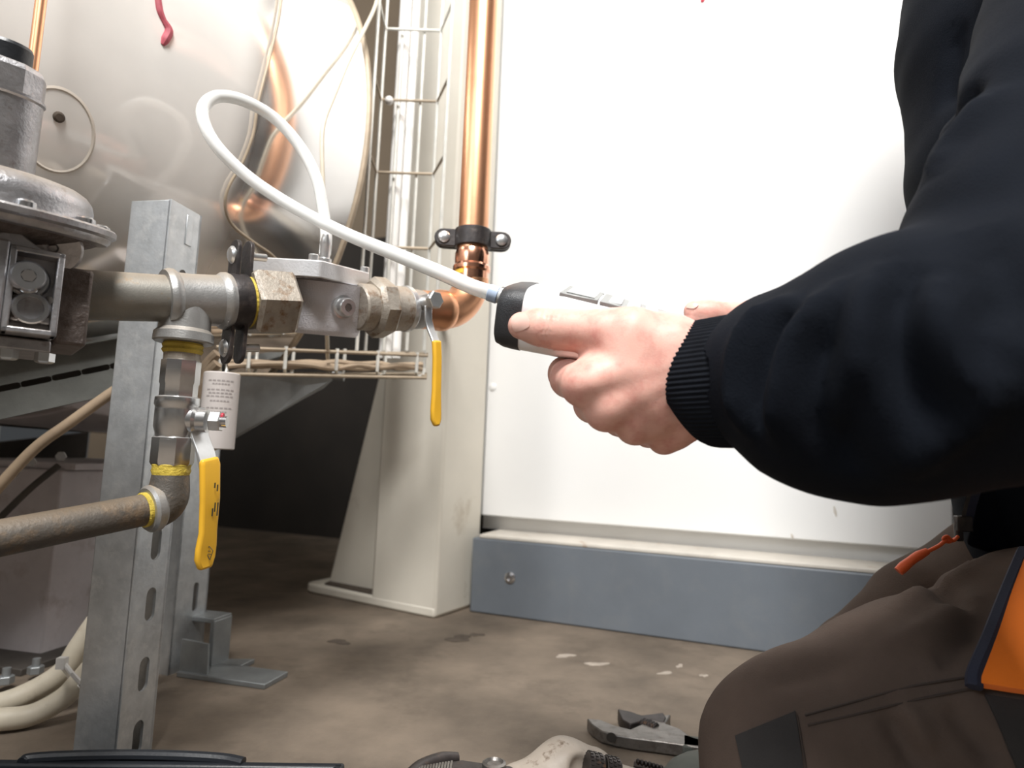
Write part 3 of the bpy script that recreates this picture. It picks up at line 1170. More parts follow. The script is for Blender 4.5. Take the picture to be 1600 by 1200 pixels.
ws = ld / FPX
lwd = unit(rgt * .75 - vfr * .66)
part('lever', strip([v1(308, 637), v1(309, 660), v1(312, 682), v1(321, 706, -.006), v1(326, 730, -.007)], [28 * ws, 34 * ws, 34 * ws, 34 * ws, 34 * ws], .0024, lwd), 'zinc_bright', va1, bevel=.0005)
g1 = part('grip', strip([v1(326, 716, -.0075), v1(328, 726, -.0075), v1(328, 780, -.0075), v1(325, 830, -.0075), v1(322, 855, -.0075), v1(320, 872, -.0075), v1(320, 889, -.0075)],
                        [33 * ws, 36 * ws, 35 * ws, 31 * ws, 36 * ws, 36 * ws, 22 * ws], .005, lwd), 'yellow_handle', va1, bevel=.002, bseg=3)
gn = unit(np.cross(lwd, UP))
if np.dot(gn, vfr) < 0:
    gn = -gn
# printed lines and the lozenge mark on the grip
pr = MB()
cg = lambda x, y: v1(x, y, -.0075) + gn * .00295
for (x, y, l) in ((331, 758, 8), (335, 762, 10), (331, 792, 14), (335, 795, 20), (327, 800, 12)):
    pr.box(cg(x, y), lwd * .0006, gn * .0001, UP * l * ws / 2)
for q in (((316, 860), (322, 853)), ((322, 853), (328, 860)), ((328, 860), (323, 874)), ((323, 874), (316, 860)), ((320, 860), (324, 861)), ((319, 865), (325, 866))):
    pr.cyl(cg(*q[0]), cg(*q[1]), .0003, n=5)
kind_stuff(part('print', pr, 'print_black', g1, label='small black printed lines and lozenge mark'))

lp = thing('lower_gas_pipe', 'dark dusty pipe running to the left from the elbow under the yellow-lever valve', 'pipe', bz(830))
part('sealant', bl_(722, 745, [(0, .0122), (.2, .0132), (.4, .0127), (.6, .0133), (1, .0118)]), 'yellow_seal', lp, label='yellow thread sealant above the elbow')
LA = at(244, 793, float(np.dot(bz(790) - CAM, _F)) - .006)
LB = at(-160, 872, .345)
ldr = unit(LB - LA)
ez = bz(742)
eb = [ez, bz(752)]
c0_ = bz(757)
c1_ = at(262, 788, float(np.dot(bz(788) - CAM, _F)))
for k in range(1, 8):
    t = k / 8
    a_ = c0_
    m_ = bz(790)
    z_ = LA
    eb.append((1 - t) ** 2 * a_ + 2 * t * (1 - t) * m_ + t * t * z_)
eb.append(LA)
part('elbow', MB().tube(eb, [.0125, .013, .0138, .0142, .0145, .0145, .0145, .0145, .0145, .0148], 32), 'lower_pipe', lp)
part('elbow_rim', MB().lathe(LA - ldr * .002, ldr, [(0, .0148), (.002, .0165), (.007, .0168), (.009, .0150), (.009, .011)], 36), 'tee_zinc', lp)
part('sealant_ring', MB().lathe(LA + ldr * .007, ldr, [(0, .0122), (.0022, .0124), (.003, .0115)], 32), 'yellow_seal', lp)
part('pipe', MB().cyl(LA, LB, .0112, n=36), 'lower_pipe', lp)

# ================================================================== REGULATOR
rc = along(GA, GB, -40)
RAX = lean(rc, 11)


def rt(y):
    lo_, hi_ = -.3, .4
    for _ in range(40):
        m_ = (lo_ + hi_) / 2
        if px_of(rc + RAX * m_)[1] > y:
            lo_ = m_
        else:
            hi_ = m_
    return (lo_ + hi_) / 2


rdep = float(np.dot(rc - CAM, _F))
RCX = rc[:2]
reg = thing('gas_regulator', 'cast aluminium gas pressure regulator with a wide round diaphragm housing', 'regulator', rc - UP * .05)
rs_, ru_, _ = frame_of(RAX, (0, 1, 0))


def rl(prof, n=72, twist=0.0):
    """prof: (picture row, radius)"""
    t0 = rt(prof[0][0])
    return MB().lathe(rc + RAX * t0, RAX, [(rt(y) - t0, r) for y, r in prof], n, hint=(0, 1, 0), twist=twist)


def rfit(y, xr):
    """radius whose right-hand outline reaches picture column xr at row-height y"""
    p = rc + RAX * rt(y)
    lo_, hi_ = .005, .2
    for _ in range(40):
        m_ = (lo_ + hi_) / 2
        mx_ = max(px_of(p + m_ * (math.cos(t) * rs_ + math.sin(t) * ru_))[0] for t in np.linspace(0, 6.283, 60))
        if mx_ < xr:
            lo_ = m_
        else:
            hi_ = m_
    return (lo_ + hi_) / 2


rn, rfl, rdm, rcl = rfit(200, 62), rfit(330, 182), rfit(295, 148), rfit(122, 73)
part('flange', rl([(350, rfl * .86), (348, rfl * .93), (343, rfl * .955), (338, rfl * .96), (337, rfl * .975), (334, rfl), (326, rfl), (323, rfl * .985)], 96), 'cast_alu', reg)
part('dome', rl([(323, rdm * 1.02), (316, rdm), (300, rdm * .995), (288, rdm * .97), (278, rdm * .91), (271, rdm * .82), (267, rdm * .7), (265, rn * .9)], 96), 'cast_alu', reg)
part('spring_neck', rl([(268, rn), (153, rn * 1.0), (150, rn * 1.05), (146, rn * 1.05)], 72), 'cast_alu', reg)
part('hex_collar', rl([(148, rcl * .95), (145, rcl), (110, rcl), (104, rcl * .95), (101, rcl * .9)], 10, twist=.25), 'cast_alu', reg, smooth=18)
part('black_cap', rl([(105, rcl * .58), (102, rcl * .62), (74, rcl * .62), (69, rcl * .58), (68, rcl * .1)], 24), 'black_plastic', reg, label='black plastic adjusting cap', smooth=20)
for k in range(10):
    t = 2 * math.pi * (k + .1) / 10
    p = rc + RAX * rt(323) + rfl * .87 * (math.cos(t) * rs_ + math.sin(t) * ru_)
    part('screw', MB().lathe(p, RAX, [(0, .0055), (.003, .0052), (.0042, .0035)], 14), 'machined', reg)
part('bowl', rl([(400, rfl * .30), (388, rfl * .42), (375, rfl * .54), (364, rfl * .70), (354, rfl * .82), (349, rfl * .86)], 72), 'cast_dark', reg)
# body block on the gas axis; front face looks across the axis towards the camera
GH = unit(np.array([GDIR[0], GDIR[1], 0]))
wq = np.array([GH[1], -GH[0], 0])
if np.dot(wq, CAM - rc) < 0:
    wq = -wq
FP = at(52, 450, rdep - .028)                  # centre of the port face
wq = unit(np.array([CAM[0] - FP[0], CAM[1] - FP[1], 0]) * .75 + wq * .25)
sq = np.array([-wq[1], wq[0], 0])
if sq[0] < 0:
    sq = -sq


def fp(x, y, off=0.0):
    return on_plane(x, y, FP + wq * off, wq)


def fsz(x0, x1):
    return np.dot(fp(x1, 450) - fp(x0, 450), sq)


zt_, zl_ = fp(55, 388)[2], fp(45, 522)[2]
xa, xb = np.dot(fp(-120, 450) - FP, sq), np.dot(fp(97, 450) - FP, sq)
pa = np.dot(fp(8, 450) - FP, sq)


def fbox(s0, s1, z0, z1, f0, f1):
    c = FP + sq * (s0 + s1) / 2 + wq * (f0 + f1) / 2
    return MB().box((c[0], c[1], (z0 + z1) / 2), sq * (s1 - s0) / 2, wq * (f1 - f0) / 2, UP * (z1 - z0) / 2)


part('body_block', fbox(xa, xb, zl_, zt_, -.075, -.012), 'cast_alu', reg, bevel=.002)
part('side_block', fbox(xb, np.dot(fp(136, 450, -.03) - FP, sq) + .002, zl_ - .001, zt_ - .002, -.085, -.022), 'cast_dark', reg, bevel=.002)
fw = .0035
frame = MB()
for (s0, s1, z0, z1) in ((pa, pa + fw, zl_, zt_), (xb - fw, xb, zl_, zt_), (pa, xb, zt_ - fw, zt_), (pa, xb, zl_, zl_ + fw)):
    c = FP + sq * (s0 + s1) / 2 - wq * .006
    frame.box((c[0], c[1], (z0 + z1) / 2), sq * (s1 - s0) / 2, wq * .0065, UP * (z1 - z0) / 2)
part('port_frame', frame, 'cast_alu', reg, bevel=.0008)
part('left_panel', fbox(xa, pa, zl_, zt_ + .002, -.013, .001), 'cast_alu', reg, bevel=.0015)
zm = fp(50, 462)[2]
zm2 = fp(50, 503)[2]
part('port_plate', fbox(pa + fw, xb - fw, zm2, zm, -.012, -.003), 'cast_alu', reg, bevel=.001)
pc = fp(57, 436)
part('plug', MB().lathe(pc - wq * .010 - sq * .004, wq, [(0, .0112), (.004, .0112), (.006, .0102), (.006, .0090), (.014, .0090), (.0165, .0076), (.0165, .0036), (.011, .0034), (.011, .0005)], 40), 'machined', reg)
part('plug_socket', MB().lathe(pc + wq * .0056 - sq * .004, wq, [(0, .0037), (.0011, .0037), (.0011, .0034)], 6), 'dark_steel', reg)
hp = fp(48, 481)
part('port_ring', MB().lathe(hp - wq * .004, wq, [(0, .0092), (.0035, .0092), (.0045, .0084), (.0045, .0064), (-.002, .0060), (-.002, .0004)], 36), 'machined', reg)
for (x, y) in ((23, 466), (77, 468), (20, 488), (75, 490)):
    part('port_hole', MB().lathe(fp(x, y) - wq * .0031, wq, [(0, .0023), (.0004, .0023), (.0004, .0015)], 16), 'dark_steel', reg)
# triangular ribs between block and flange, round boss
rb0 = FP - wq * .004
for (x, wd) in ((14, 10),):
    s = np.dot(fp(x, 400) - FP, sq)
    pz = [FP + sq * (s - .010) + UP * (zt_ - FP[2]), FP + sq * (s + .016) + UP * (zt_ - FP[2]), FP + sq * (s - .001) + UP * (zt_ - FP[2] + .012)]
    part('rib', MB().prism([p - wq * .004 for p in pz], -wq * .045), 'cast_alu', reg, bevel=.001)
bo = fp(85, 372, -.018)
part('boss', MB().lathe(bo - wq * .03 + UP * .004, unit(wq - UP * .35), [(0, .0165), (.028, .0160), (.031, .0145), (.031, .003), (.029, .002)], 32), 'cast_alu', reg)
poly = [fp(100, 395, -.02), fp(104, 350, -.02), fp(142, 352, -.02), fp(112, 385, -.02)]
part('rib', MB().prism(poly, -wq * .008), 'cast_alu', reg, bevel=.0008)
part('bottom_cover', fbox(xa, xb - .001, zl_ - .008, zl_ - .001, -.072, -.014), 'cast_alu', reg, bevel=.001)
for (x, y) in ((15, 530), (73, 532)):
    q = fp(x, y, -.02)
    part('cover_screw', MB().lathe(np.array([q[0], q[1], zl_ - .014]), UP, [(0, .004), (.001, .0052), (.006, .0052)], 6), 'zinc_bright', reg)
# impulse line standing behind the cap
ip = at(58, 50, rdep + .06)
tag(part('impulse_pipe', MB().tube([np.array([ip[0], ip[1], z_at(ip[:2], 262)]), np.array([ip[0], ip[1], z_at(ip[:2], 60)]), np.array([ip[0] - .004, ip[1], 2.4])], .0036, 16), 'copper', smooth=40),
    'thin copper impulse pipe rising behind the black regulator cap', 'pipe')


# ================================================================== STRUTS AND TANK SUPPORTS
def slotted(P0, ew, el, W, Lh, thk, slots, sw):
    """flat strip at P0, width W along ew, length Lh along el, real slots: list of (centre along el, slot length, centre across)"""
    nrm = np.cross(ew, el)
    m = MB()
    slots = sorted(slots)
    edges = [0.0]
    for i in range(len(slots) - 1):
        edges.append((slots[i][0] + slots[i + 1][0]) / 2)
    edges.append(Lh)
    if not slots:
        edges = [0, Lh]
    for i, s in enumerate(slots):
        c, ln, cw = s
        lo, hi = edges[i], edges[i + 1]
        inner, outer = [], []
        N = 8
        for k in range(N + 1):                 # upper cap, from right to left
            t = math.pi * k / N
            inner.append((cw + sw / 2 * math.cos(t), c + ln / 2 - sw / 2 + sw / 2 * math.sin(t)))
        for k in range(N + 1):
            t = math.pi + math.pi * k / N
            inner.append((cw + sw / 2 * math.cos(t), c - ln / 2 + sw / 2 + sw / 2 * math.sin(t)))
        for k in range(N + 1):
            u = k / N
            outer.append((W * min(1, max(0, 1.5 - 2 * u)) if False else W * (1 - u), hi))
        for k in range(N + 1):
            outer.append((W * k / N, lo))
        n = len(inner)
        o = len(m.v)
        for z in (0, -thk):
            for (a, b_) in inner + outer:
                m.v.append(tuple(P0 + ew * a + el * b_ + nrm * z))
        for k in range(n):
            k2 = (k + 1) % n
            m.f.append((o + k, o + k2, o + n + k2, o + n + k)[::-1])
            m.f.append((o + 2 * n + k, o + 2 * n + k2, o + 3 * n + k2, o + 3 * n + k))
            m.f.append((o + k, o + k2, o + 2 * n + k2, o + 2 * n + k))
            m.f.append((o + n + k, o + n + k2, o + 3 * n + k2, o + 3 * n + k)[::-1])
    return m


SE = on_floor(178, 1214)
SXY = SE[:2]
e1, e2, sv, slt = view_frame(SE, 50)
SWD = .041
zt = z_at(SXY, 311)
s1 = thing('strut_channel', 'galvanised slotted channel post standing behind the tee, its top above the pipe', 'post', SE + (e1 + e2) * SWD / 2)
part('front_flange', MB().box(SE + e2 * SWD / 2 + UP * zt / 2 + e1 * .0012, e2 * SWD / 2, e1 * .0012, UP * zt / 2), 'galv', s1, bevel=.0011)
slots = []
for y in (1155, 1055, 945, 850, 760, 668, 585, 500):
    slots.append((z_at(SXY + e1[:2] * .02, y), .028, SWD * .55))
part('slotted_web', slotted(SE, e1, UP, SWD, zt, .0024, slots, .0115), 'galv', s1)
part('rear_flange', MB().box(SE + e1 * (SWD - .0012) + e2 * SWD / 2 + UP * zt / 2, e2 * SWD / 2, e1 * .0012, UP * zt / 2), 'galv', s1)
# pressed slot near the top of the web
zz = z_at(SXY + e1[:2] * .024, 360)
part('slot_cover', MB().box(SE + e1 * SWD * .62 + UP * zz - e2 * .0003, e1 * .0042, e2 * .0006, UP * .014), 'galv', s1, bevel=.0005)
part('bolt_hole', MB().lathe(SE + e1 * SWD * .55 + UP * z_at(SXY + e1[:2] * .022, 428), -e2, [(0, .004), (.0006, .004)], 12), 'dark_steel', s1)

SE2 = on_floor(262, 1056)
e1, e2, sv, slt = view_frame(SE2, 42)
zt2 = .278
s2 = thing('strut_channel', 'second galvanised channel post with a foot plate, under the tank behind the valve', 'post', SE2 + (e1 + e2) * SWD / 2)
SW2 = .048
part('front_flange', slotted(SE2 + e2 * SW2, -e2, UP, SW2, zt2, .0024, [(z_at(SE2[:2], y), .028, SW2 * .5) for y in (985, 930, 862, 800, 740)], .0095), 'galv', s2)
part('slotted_web', slotted(SE2, e1, UP, SW2, zt2, .0024, [(z_at(SE2[:2], y), .034, SW2 * .62) for y in (940, 870, 800, 735)], .0075), 'galv', s2)
part('rear_flange', MB().box(SE2 + e1 * (SW2 - .0012) + e2 * SW2 / 2 + UP * zt2 / 2, e2 * SW2 / 2, e1 * .0012, UP * zt2 / 2), 'galv', s2)
# foot bracket
fa, fb = on_floor(275, 1058), on_floor(413, 1078)
fd = unit(fb - fa)
fk = np.array([-fd[1], fd[0], 0])
if fk[1] < 0:
    fk = -fk
ft = part('foot_plate', MB().prism([fa, fb, fb + fk * .045, fa + fk * .045], UP * .006), 'galv_old', s2, bevel=.001)
zu = z_at(fa[:2], 1000)
part('foot_upright', MB().prism([fa + UP * .006 + fk * .004, fa + fd * .038 + UP * .006 + fk * .004, fa + fd * .036 + fk * .004 + UP * zu * .95, fa + fk * .004 + UP * zu], fk * .003), 'galv_old', s2)
# z-shaped bracket beyond
za, zb1 = on_floor(340, 1043), on_floor(385, 1043)
part('z_bracket', MB().box((za + zb1) / 2 + UP * .003, (zb1 - za) / 2, fk * .016, UP * .003).box(za + UP * .030, fd * .003, fk * .016, UP * .028)
     .box(za + UP * .058 - fd * .024, fd * .026, fk * .016, UP * .003), 'galv_old', s2, bevel=.001)

# pedestal under the tank, left
PC = on_floor(62, 1032)
pe1 = unit(on_floor(150, 1003) - PC)
pe1 = np.array([pe1[0], pe1[1], 0])
pe2 = np.array([-pe1[1], pe1[0], 0])
if pe2[0] > 0:
    pe2 = -pe2
PZ = z_at(PC[:2], 735)
ped = thing('tank_pedestal', 'pale grey concrete pedestal under the left part of the tank', 'pedestal', PC + pe1 * .1 + pe2 * .1)
part('block', MB().box(PC + pe1 * .13 + pe2 * .16 + UP * PZ / 2, pe1 * .13, pe2 * .16, UP * PZ / 2), 'pedestal', ped, bevel=.003)
part('base_flange', MB().box(PC + pe1 * .12 + pe2 * .16 + UP * .004 - pe1 * .02, pe1 * .15, pe2 * .19, UP * .004), 'dark_steel', ped, bevel=.001)
for (x, y) in ((55, 1052), (8, 1068)):
    q = on_floor(x, y, .008)
    part('anchor_bolt', MB().hexa(q, q + UP * .008, .008).cyl(q + UP * .008, q + UP * .016, .004, n=12), 'galv_old', ped)
# saddle carrying the tank on the pedestal
sad = thing('tank_saddle', 'dark steel saddle plate between the pedestal and the tank belly', 'bracket', PC + pe1 * .1 + pe2 * .1 + UP * PZ)
sadp = MB()
sp0 = PC + pe1 * .02 + pe2 * .21 + UP * (PZ + .0005)
sadp.prism([sp0, sp0 + pe1 * .22, sp0 + pe1 * .22 + UP * .05, sp0 + UP * .02], pe2 * .012)
part('web', sadp, 'dark_steel', sad)
part('brace', MB().box(PC + pe2 * .09 + UP * (PZ + .0045) + pe1 * .12, pe2 * .10, pe1 * .11, UP * .004), 'pedestal', sad)
for (x, y) in ((95, 713), (22, 738), (48, 722)):
    q = on_plane(x, y, PC, np.array([0, 0, 1.0])) if False else at(x, y, .76)
    part('bolt', MB().hexa(q, q - ray(x, y) * .01, .006), 'machined', sad)

# perforated rail below the belly of the tank
ra0, ra1 = at(-70, 624, .60), at(215, 566, .68)
rdv = unit(ra1 - ra0)
rup = unit(UP - np.dot(UP, rdv) * rdv)
RH = .055
rlen = np.linalg.norm(ra1 - ra0)
rail = thing('perforated_rail', 'grey perforated steel rail running under the belly of the tank', 'rail', ra0 - rup * RH / 2)
part('face', slotted(ra0 - rup * RH / 2 + np.cross(rdv, rup) * 0, -rup * -1, rdv, RH, rlen, .002, [((k + .5) * rlen / 6, .026, RH * .52) for k in range(6)], .006), 'rail_old', rail)
part('lip', MB().box((ra0 + ra1) / 2 + rup * RH / 2 - rup * .0 + (-.008) * unit(np.cross(rdv, rup)) * (1 if np.cross(rdv, rup)[1] > 0 else -1), rdv * rlen / 2, rup * .001, np.cross(rdv, rup) * .008), 'rail_old', rail)
part('rear_strip', MB().box((ra0 + ra1) / 2 - rup * .006 + .016 * unit(np.cross(rdv, rup)) * (1 if np.cross(rdv, rup)[1] > 0 else -1), rdv * rlen / 2, rup * RH * .38, np.cross(rdv, rup) * .001), 'dark_steel', rail)  # dark strip added behind the slots so they look shaded
dpipe = tag(part('drain_pipe', MB().tube([at(-30, 792, .63), at(50, 705, .635), at(110, 660, .64), at(180, 610, .65), at(250, 566, .66)], .0055, 14, smooth=6), 'cable_beige', smooth=60),
            'thin brown drain pipe slanting up under the tank', 'pipe')
dark = tag(part('floor_channel', MB().tube([at(-40, 850, .74), at(40, 770, .76), at(92, 727, .785)], .004, 8, smooth=5), 'dark_steel'), 'dark rod leaning on the pedestal front', 'rod')

# grey tank foot behind the struts and the white pipe
gq = [at(345, 580, .78), at(520, 588, .86), at(500, 606, .86), at(470, 622, .85), at(345, 694, .80), at(338, 698, .80), at(338, 582, .79)]
part('support_plate', MB().prism(gq, np.array([.003, .006, 0])), 'galv_old', tank, smooth=None, label='sloping blue grey support plate')

# white pipe with a printed label
wp0, wp1 = at(348, 578, .62), at(330, 735, .62)
wp = thing('insulated_pipe', 'short white pipe piece with a printed label behind the yellow lever', 'pipe', wp1)
part('pipe', MB().cyl(np.array([wp0[0], wp0[1], z_at(wp0[:2], 583)]), np.array([wp0[0], wp0[1], z_at(wp0[:2], 702)]), .0165, n=32, ch=.001), 'label_white', wp)
lb = MB()
wf = unit(np.array([CAM[0] - wp0[0], CAM[1] - wp0[1], 0]))
wsd = np.array([-wf[1], wf[0], 0])
for k, (y, l) in enumerate(((598, .012), (603, .008), (612, .013), (617, .011), (622, .013), (629, .009), (640, .012), (646, .007))):
    zc_ = z_at(wp0[:2], y)
    for j in range(6):
        a0, a1 = (j - 3) / 3 * l / .0165, (j - 2.25) / 3 * l / .0165
        q = [np.array([wp0[0], wp0[1], zc_]) + .0167 * (wf * math.cos(a) + wsd * math.sin(a)) + UP * dz for a, dz in ((a0, 0), (a1, 0), (a1, .0014), (a0, .0014))]
        lb.add(q, [(0, 1, 2, 3)])
kind_stuff(part('print', lb, 'label_print', wp, smooth=None))
tag(part('grey_hose', MB().tube([at(318, 700, .60), at(345, 688, .61), at(352, 665, .63), at(350, 640, .66)], .006, 12, smooth=6), 'cable_white'), 'short pale hose bending behind the lever nut', 'hose')

# ================================================================== CABLE TRAYS AND CABLES
def vline(x, y, d, y0, y1, r, m=None):
    p = at(x, y, d)
    return MB().cyl(np.array([p[0], p[1], z_at(p[:2], y0)]), np.array([p[0], p[1], z_at(p[:2], y1)]), r, n=8)


tr = thing('vertical_cable_tray', 'upright zinc wire cable tray in front of the cream column', 'cable tray', at(640, 560, .93))
pl_ = [at(580, 200, .885), at(593, 200, .945), at(620, 200, .955), at(655, 200, .95), at(681, 200, .945), at(697, 200, .88)]
for p in pl_:
    part('wire', MB().cyl(np.array([p[0], p[1], z_at(p[:2], 548)]), np.array([p[0], p[1], 1.7]), .0023, n=8), 'wire_zinc', tr)
zr = [z_at(pl_[1][:2], y) for y in (505, 388, 272, 157, 45)]
dzr = (zr[-1] - zr[0]) / 4
for k in range(9):
    z = zr[0] + k * dzr
    pts = [np.array([p[0], p[1], z]) for p in pl_]
    part('rung', MB().tube([pts[0], pts[1], pts[4], pts[5]], .0022, 8), 'wire_zinc' if k > 3 else 'wire_brown', tr)

for (x, d, r, lab) in ((629, .985, .0092, 'wider white plastic conduit inside the upright wire tray'), (645, 1.0, .0068, 'narrow white plastic conduit, the one nearer the copper pipe')):
    p = at(x, 100, d)
    tag(part('conduit', MB().cyl(np.array([p[0], p[1], z_at(p[:2], 560)]), np.array([p[0], p[1], 1.9]), r, n=24), 'pvc'), lab, 'conduit', 'white conduits in the tray')
kb = at(608, 157, .93)
tag(part('tray_knob', MB().lathe(kb, unit(CAM - kb), [(-.006, .003), (-.003, .0055), (0, .0062), (.003, .005), (.005, .002)], 16).cyl(kb, kb - unit(CAM - kb) * .05, .003, n=8), 'pvc'),
    'small round white knob at the left edge of the wire tray', 'knob')

# horizontal basket
bk = thing('cable_basket', 'low wire cable basket running under the gas filter', 'cable tray', at(500, 590, .84))
A0, A1 = at(338, 542, .71), at(668, 556, .86)
B0, B1 = at(338, 545, .745), at(668, 553, .95)
ht = .030
lw_ = {'top_near': (A0, A1), 'low_near': (A0 - UP * ht, A1 - UP * ht), 'low_mid': ((A0 + B0) / 2 - UP * ht, (A1 + B1) / 2 - UP * ht), 'low_far': (B0 - UP * ht, B1 - UP * ht), 'top_far': (B0, B1)}
for k, (p, q) in lw_.items():
    part('wire', MB().cyl(p, q, .0021, n=8), 'wire_brown', bk)
for x in (346, 390, 447, 527, 591, 652):
    a_, b_ = along(A0, A1, x), along(B0, B1, x + 12)
    part('rung', MB().tube([a_ + UP * .004, a_ - UP * ht * .75, a_ - UP * ht + (b_ - a_) * .12, b_ - UP * ht - (b_ - a_) * .12, b_ - UP * ht * .75, b_ + UP * .004], .0022, 8), 'wire_zinc', bk)
rodp = at(534, 588, .86)
part('clip', MB().cyl(at(520, 586, .855), at(538, 589, .855), .006, n=12), 'galv_old', bk)
cdir = unit(A1 - A0)
for i in range(4):
    u = (i + .6) / 4.4
    pts = []
    for k in range(9):
        t = k / 8
        tt = .05 + t * .92
        base = (A0 + (A1 - A0) * tt) * (1 - u) + (B0 + (B1 - B0) * tt) * u
        pts.append(base - UP * (ht - .0085 - .008 * rng.uniform(0, 1)) + np.array([0, rng.uniform(-.0005, .0005), 0]))
    lab = ['beige cable in the wire basket, nearest its open front', 'beige cable second from the front of the wire basket', 'thick brown cable third from the front of the wire basket', 'brown cable along the back of the wire basket'][i]
    tag(part('cable', MB().tube(pts, [.0034, .0036, .0040, .0036][i], 8, smooth=5), 'cable_beige'), lab, 'cable', 'cables in the wire basket')
# cables bending out of the basket behind the tee
for k, (lab, dy) in enumerate((('brown cable sagging from the basket end behind the tee branch', 0), ('lower brown cable sagging behind the tee branch', 16))):
    tag(part('cable', MB().tube([at(340, 552 + dy, .68 - .0008 * dy), at(326, 566 + dy, .68 - .0008 * dy), at(312, 588 + dy, .675 - .0008 * dy), at(298, 620 + dy, .67 - .0008 * dy), at(270, 655 + dy, .67 - .0008 * dy)], .0055, 10, smooth=6), 'cable_beige'), lab, 'cable', 'cables sagging behind the tee')

# thin lead hanging from the tray to the filter, thin wire along the tank
tag(part('thin_lead', MB().tube([at(594, -60, .88), at(589, 0, .88), at(570, 45, .82), at(545, 95, .76), at(522, 150, .72), at(508, 185, .70), at(503, 220, .69), at(505, 300, .685), at(508, 420, .69), at(512, 560, .80)], .0024, 10, smooth=6), 'cable_white'),
    'thin beige lead hanging from the wire tray past the tank rim', 'cable')
wpts = []
for (x, y) in ((438, -20), (432, 30), (418, 90), (400, 160), (392, 210), (375, 255), (357, 285), (349, 310), (352, 335), (365, 355), (395, 378), (420, 395), (440, 415)):
    X, N = tank_px(x, y)
    wpts.append(X + N * .004)
tag(part('sensor_wire', MB().tube(wpts, .0016, 8, smooth=5), 'wire_brown'), 'thin dark sensor wire curling down the polished tank shell', 'wire')

# white supply cables on the floor, lower left
cz = [[(-70, 1118), (0, 1100), (55, 1078), (100, 1048), (125, 1010), (160, 960), (215, 900)], [(-70, 1150), (0, 1139), (50, 1121), (97, 1092), (126, 1062), (155, 1030), (225, 960)]]
for i, pth in enumerate(cz):
    pts = []
    for (x, y) in pth:
        d_ = .64 + .03 * i * 0
        q = at(x, y, .60 - .022 * i + .00025 * max(0, x + 20))
        q[2] = max(q[2], .012)
        pts.append(q)
    tag(part('supply_cable', MB().tube(pts, .0105 if i == 0 else .0098, 16, smooth=8), 'cable_white'),
        ['thick cream supply cable, the upper of the two rising behind the post', 'thick cream supply cable, the lower of the two rising behind the post'][i], 'cable', 'cream supply cables')
tq = at(108, 1049, .60)
tag(part('cable_tie', MB().tube([at(95, 1038, .602), at(100, 1037, .588), at(112, 1052, .585), at(126, 1067, .588), at(130, 1075, .602), at(112, 1060, .617)], .0022, 8, closed=True).box(at(97, 1036, .588), (.004, 0, 0), (0, .003, 0), (0, 0, .005)), 'pvc'),
    'white cable tie around the two cream cables', 'cable tie')


# ================================================================== TOOLS ON THE FLOOR
# adjustable wrench
wr = thing('adjustable_wrench', 'worn grey adjustable wrench lying open-jawed on the floor by the knee', 'wrench', on_floor(1010, 1150))
WZ = .012
f_ = lambda x, y, z=WZ: on_floor(x, y, z)
jaw = [(917, 1122), (938, 1124), (960, 1133), (985, 1139), (1010, 1128), (1030, 1118), (1048, 1116), (1040, 1130), (1062, 1138), (1078, 1150), (1100, 1157), (1100, 1169), (1066, 1163), (1030, 1158), (990, 1153), (962, 1148), (940, 1142), (925, 1132)]
part('fixed_jaw', MB().prism([f_(*p, WZ) for p in jaw], -UP * .011), 'tool_steel', wr, bevel=.0012)
mj = [(965, 1107), (985, 1111), (1002, 1117), (1012, 1116), (1036, 1113), (1041, 1121), (1038, 1127), (1018, 1124), (1000, 1127), (985, 1131), (972, 1124)]
part('sliding_jaw', MB().prism([f_(*p, WZ + .001) for p in mj], -UP * .012), 'tool_dark', wr, bevel=.0012)
ka_, kb_ = f_(1003, 1131, .0095), f_(1026, 1140, .0095)
kl = MB()
kl.cyl(ka_, kb_, .0052, n=20)
for k in range(5):
    kl.lathe(ka_ + (kb_ - ka_) * (k + .3) / 5, kb_ - ka_, [(0, .0052), (.0012, .0062), (.0024, .0052)], 20)
part('worm_screw', kl, 'tool_dark', wr)
part('hole', MB().lathe(f_(955, 1152, .010), unit(CAM - f_(955, 1150)) * np.array([1, 1, 0]), [(0, .0045), (.0008, .0045)], 16), 'dark_steel', wr)
part('handle', MB().prism([f_(1066, 1147, .012), f_(1100, 1151, .012), f_(1180, 1158, .012), f_(1180, 1176, .012), f_(1100, 1168, .012), f_(1066, 1164, .012)], -UP * .011), 'grey_rubber', wr, bevel=.002)

# pipe wrench with cream body
pw = thing('pipe_wrench', 'cream painted pipe wrench with a dark toothed jaw at the lower picture edge', 'wrench', on_floor(850, 1195))
q_ = lambda x, y, z: on_floor(x, y + 24, z)
zt = .040


def hull_up(pts, z0, z1):
    """outline seen at height z1, walls down to z0"""
    top = [q_(x, y, z1) for x, y in pts]
    return MB().prism(top, -UP * (z1 - z0))


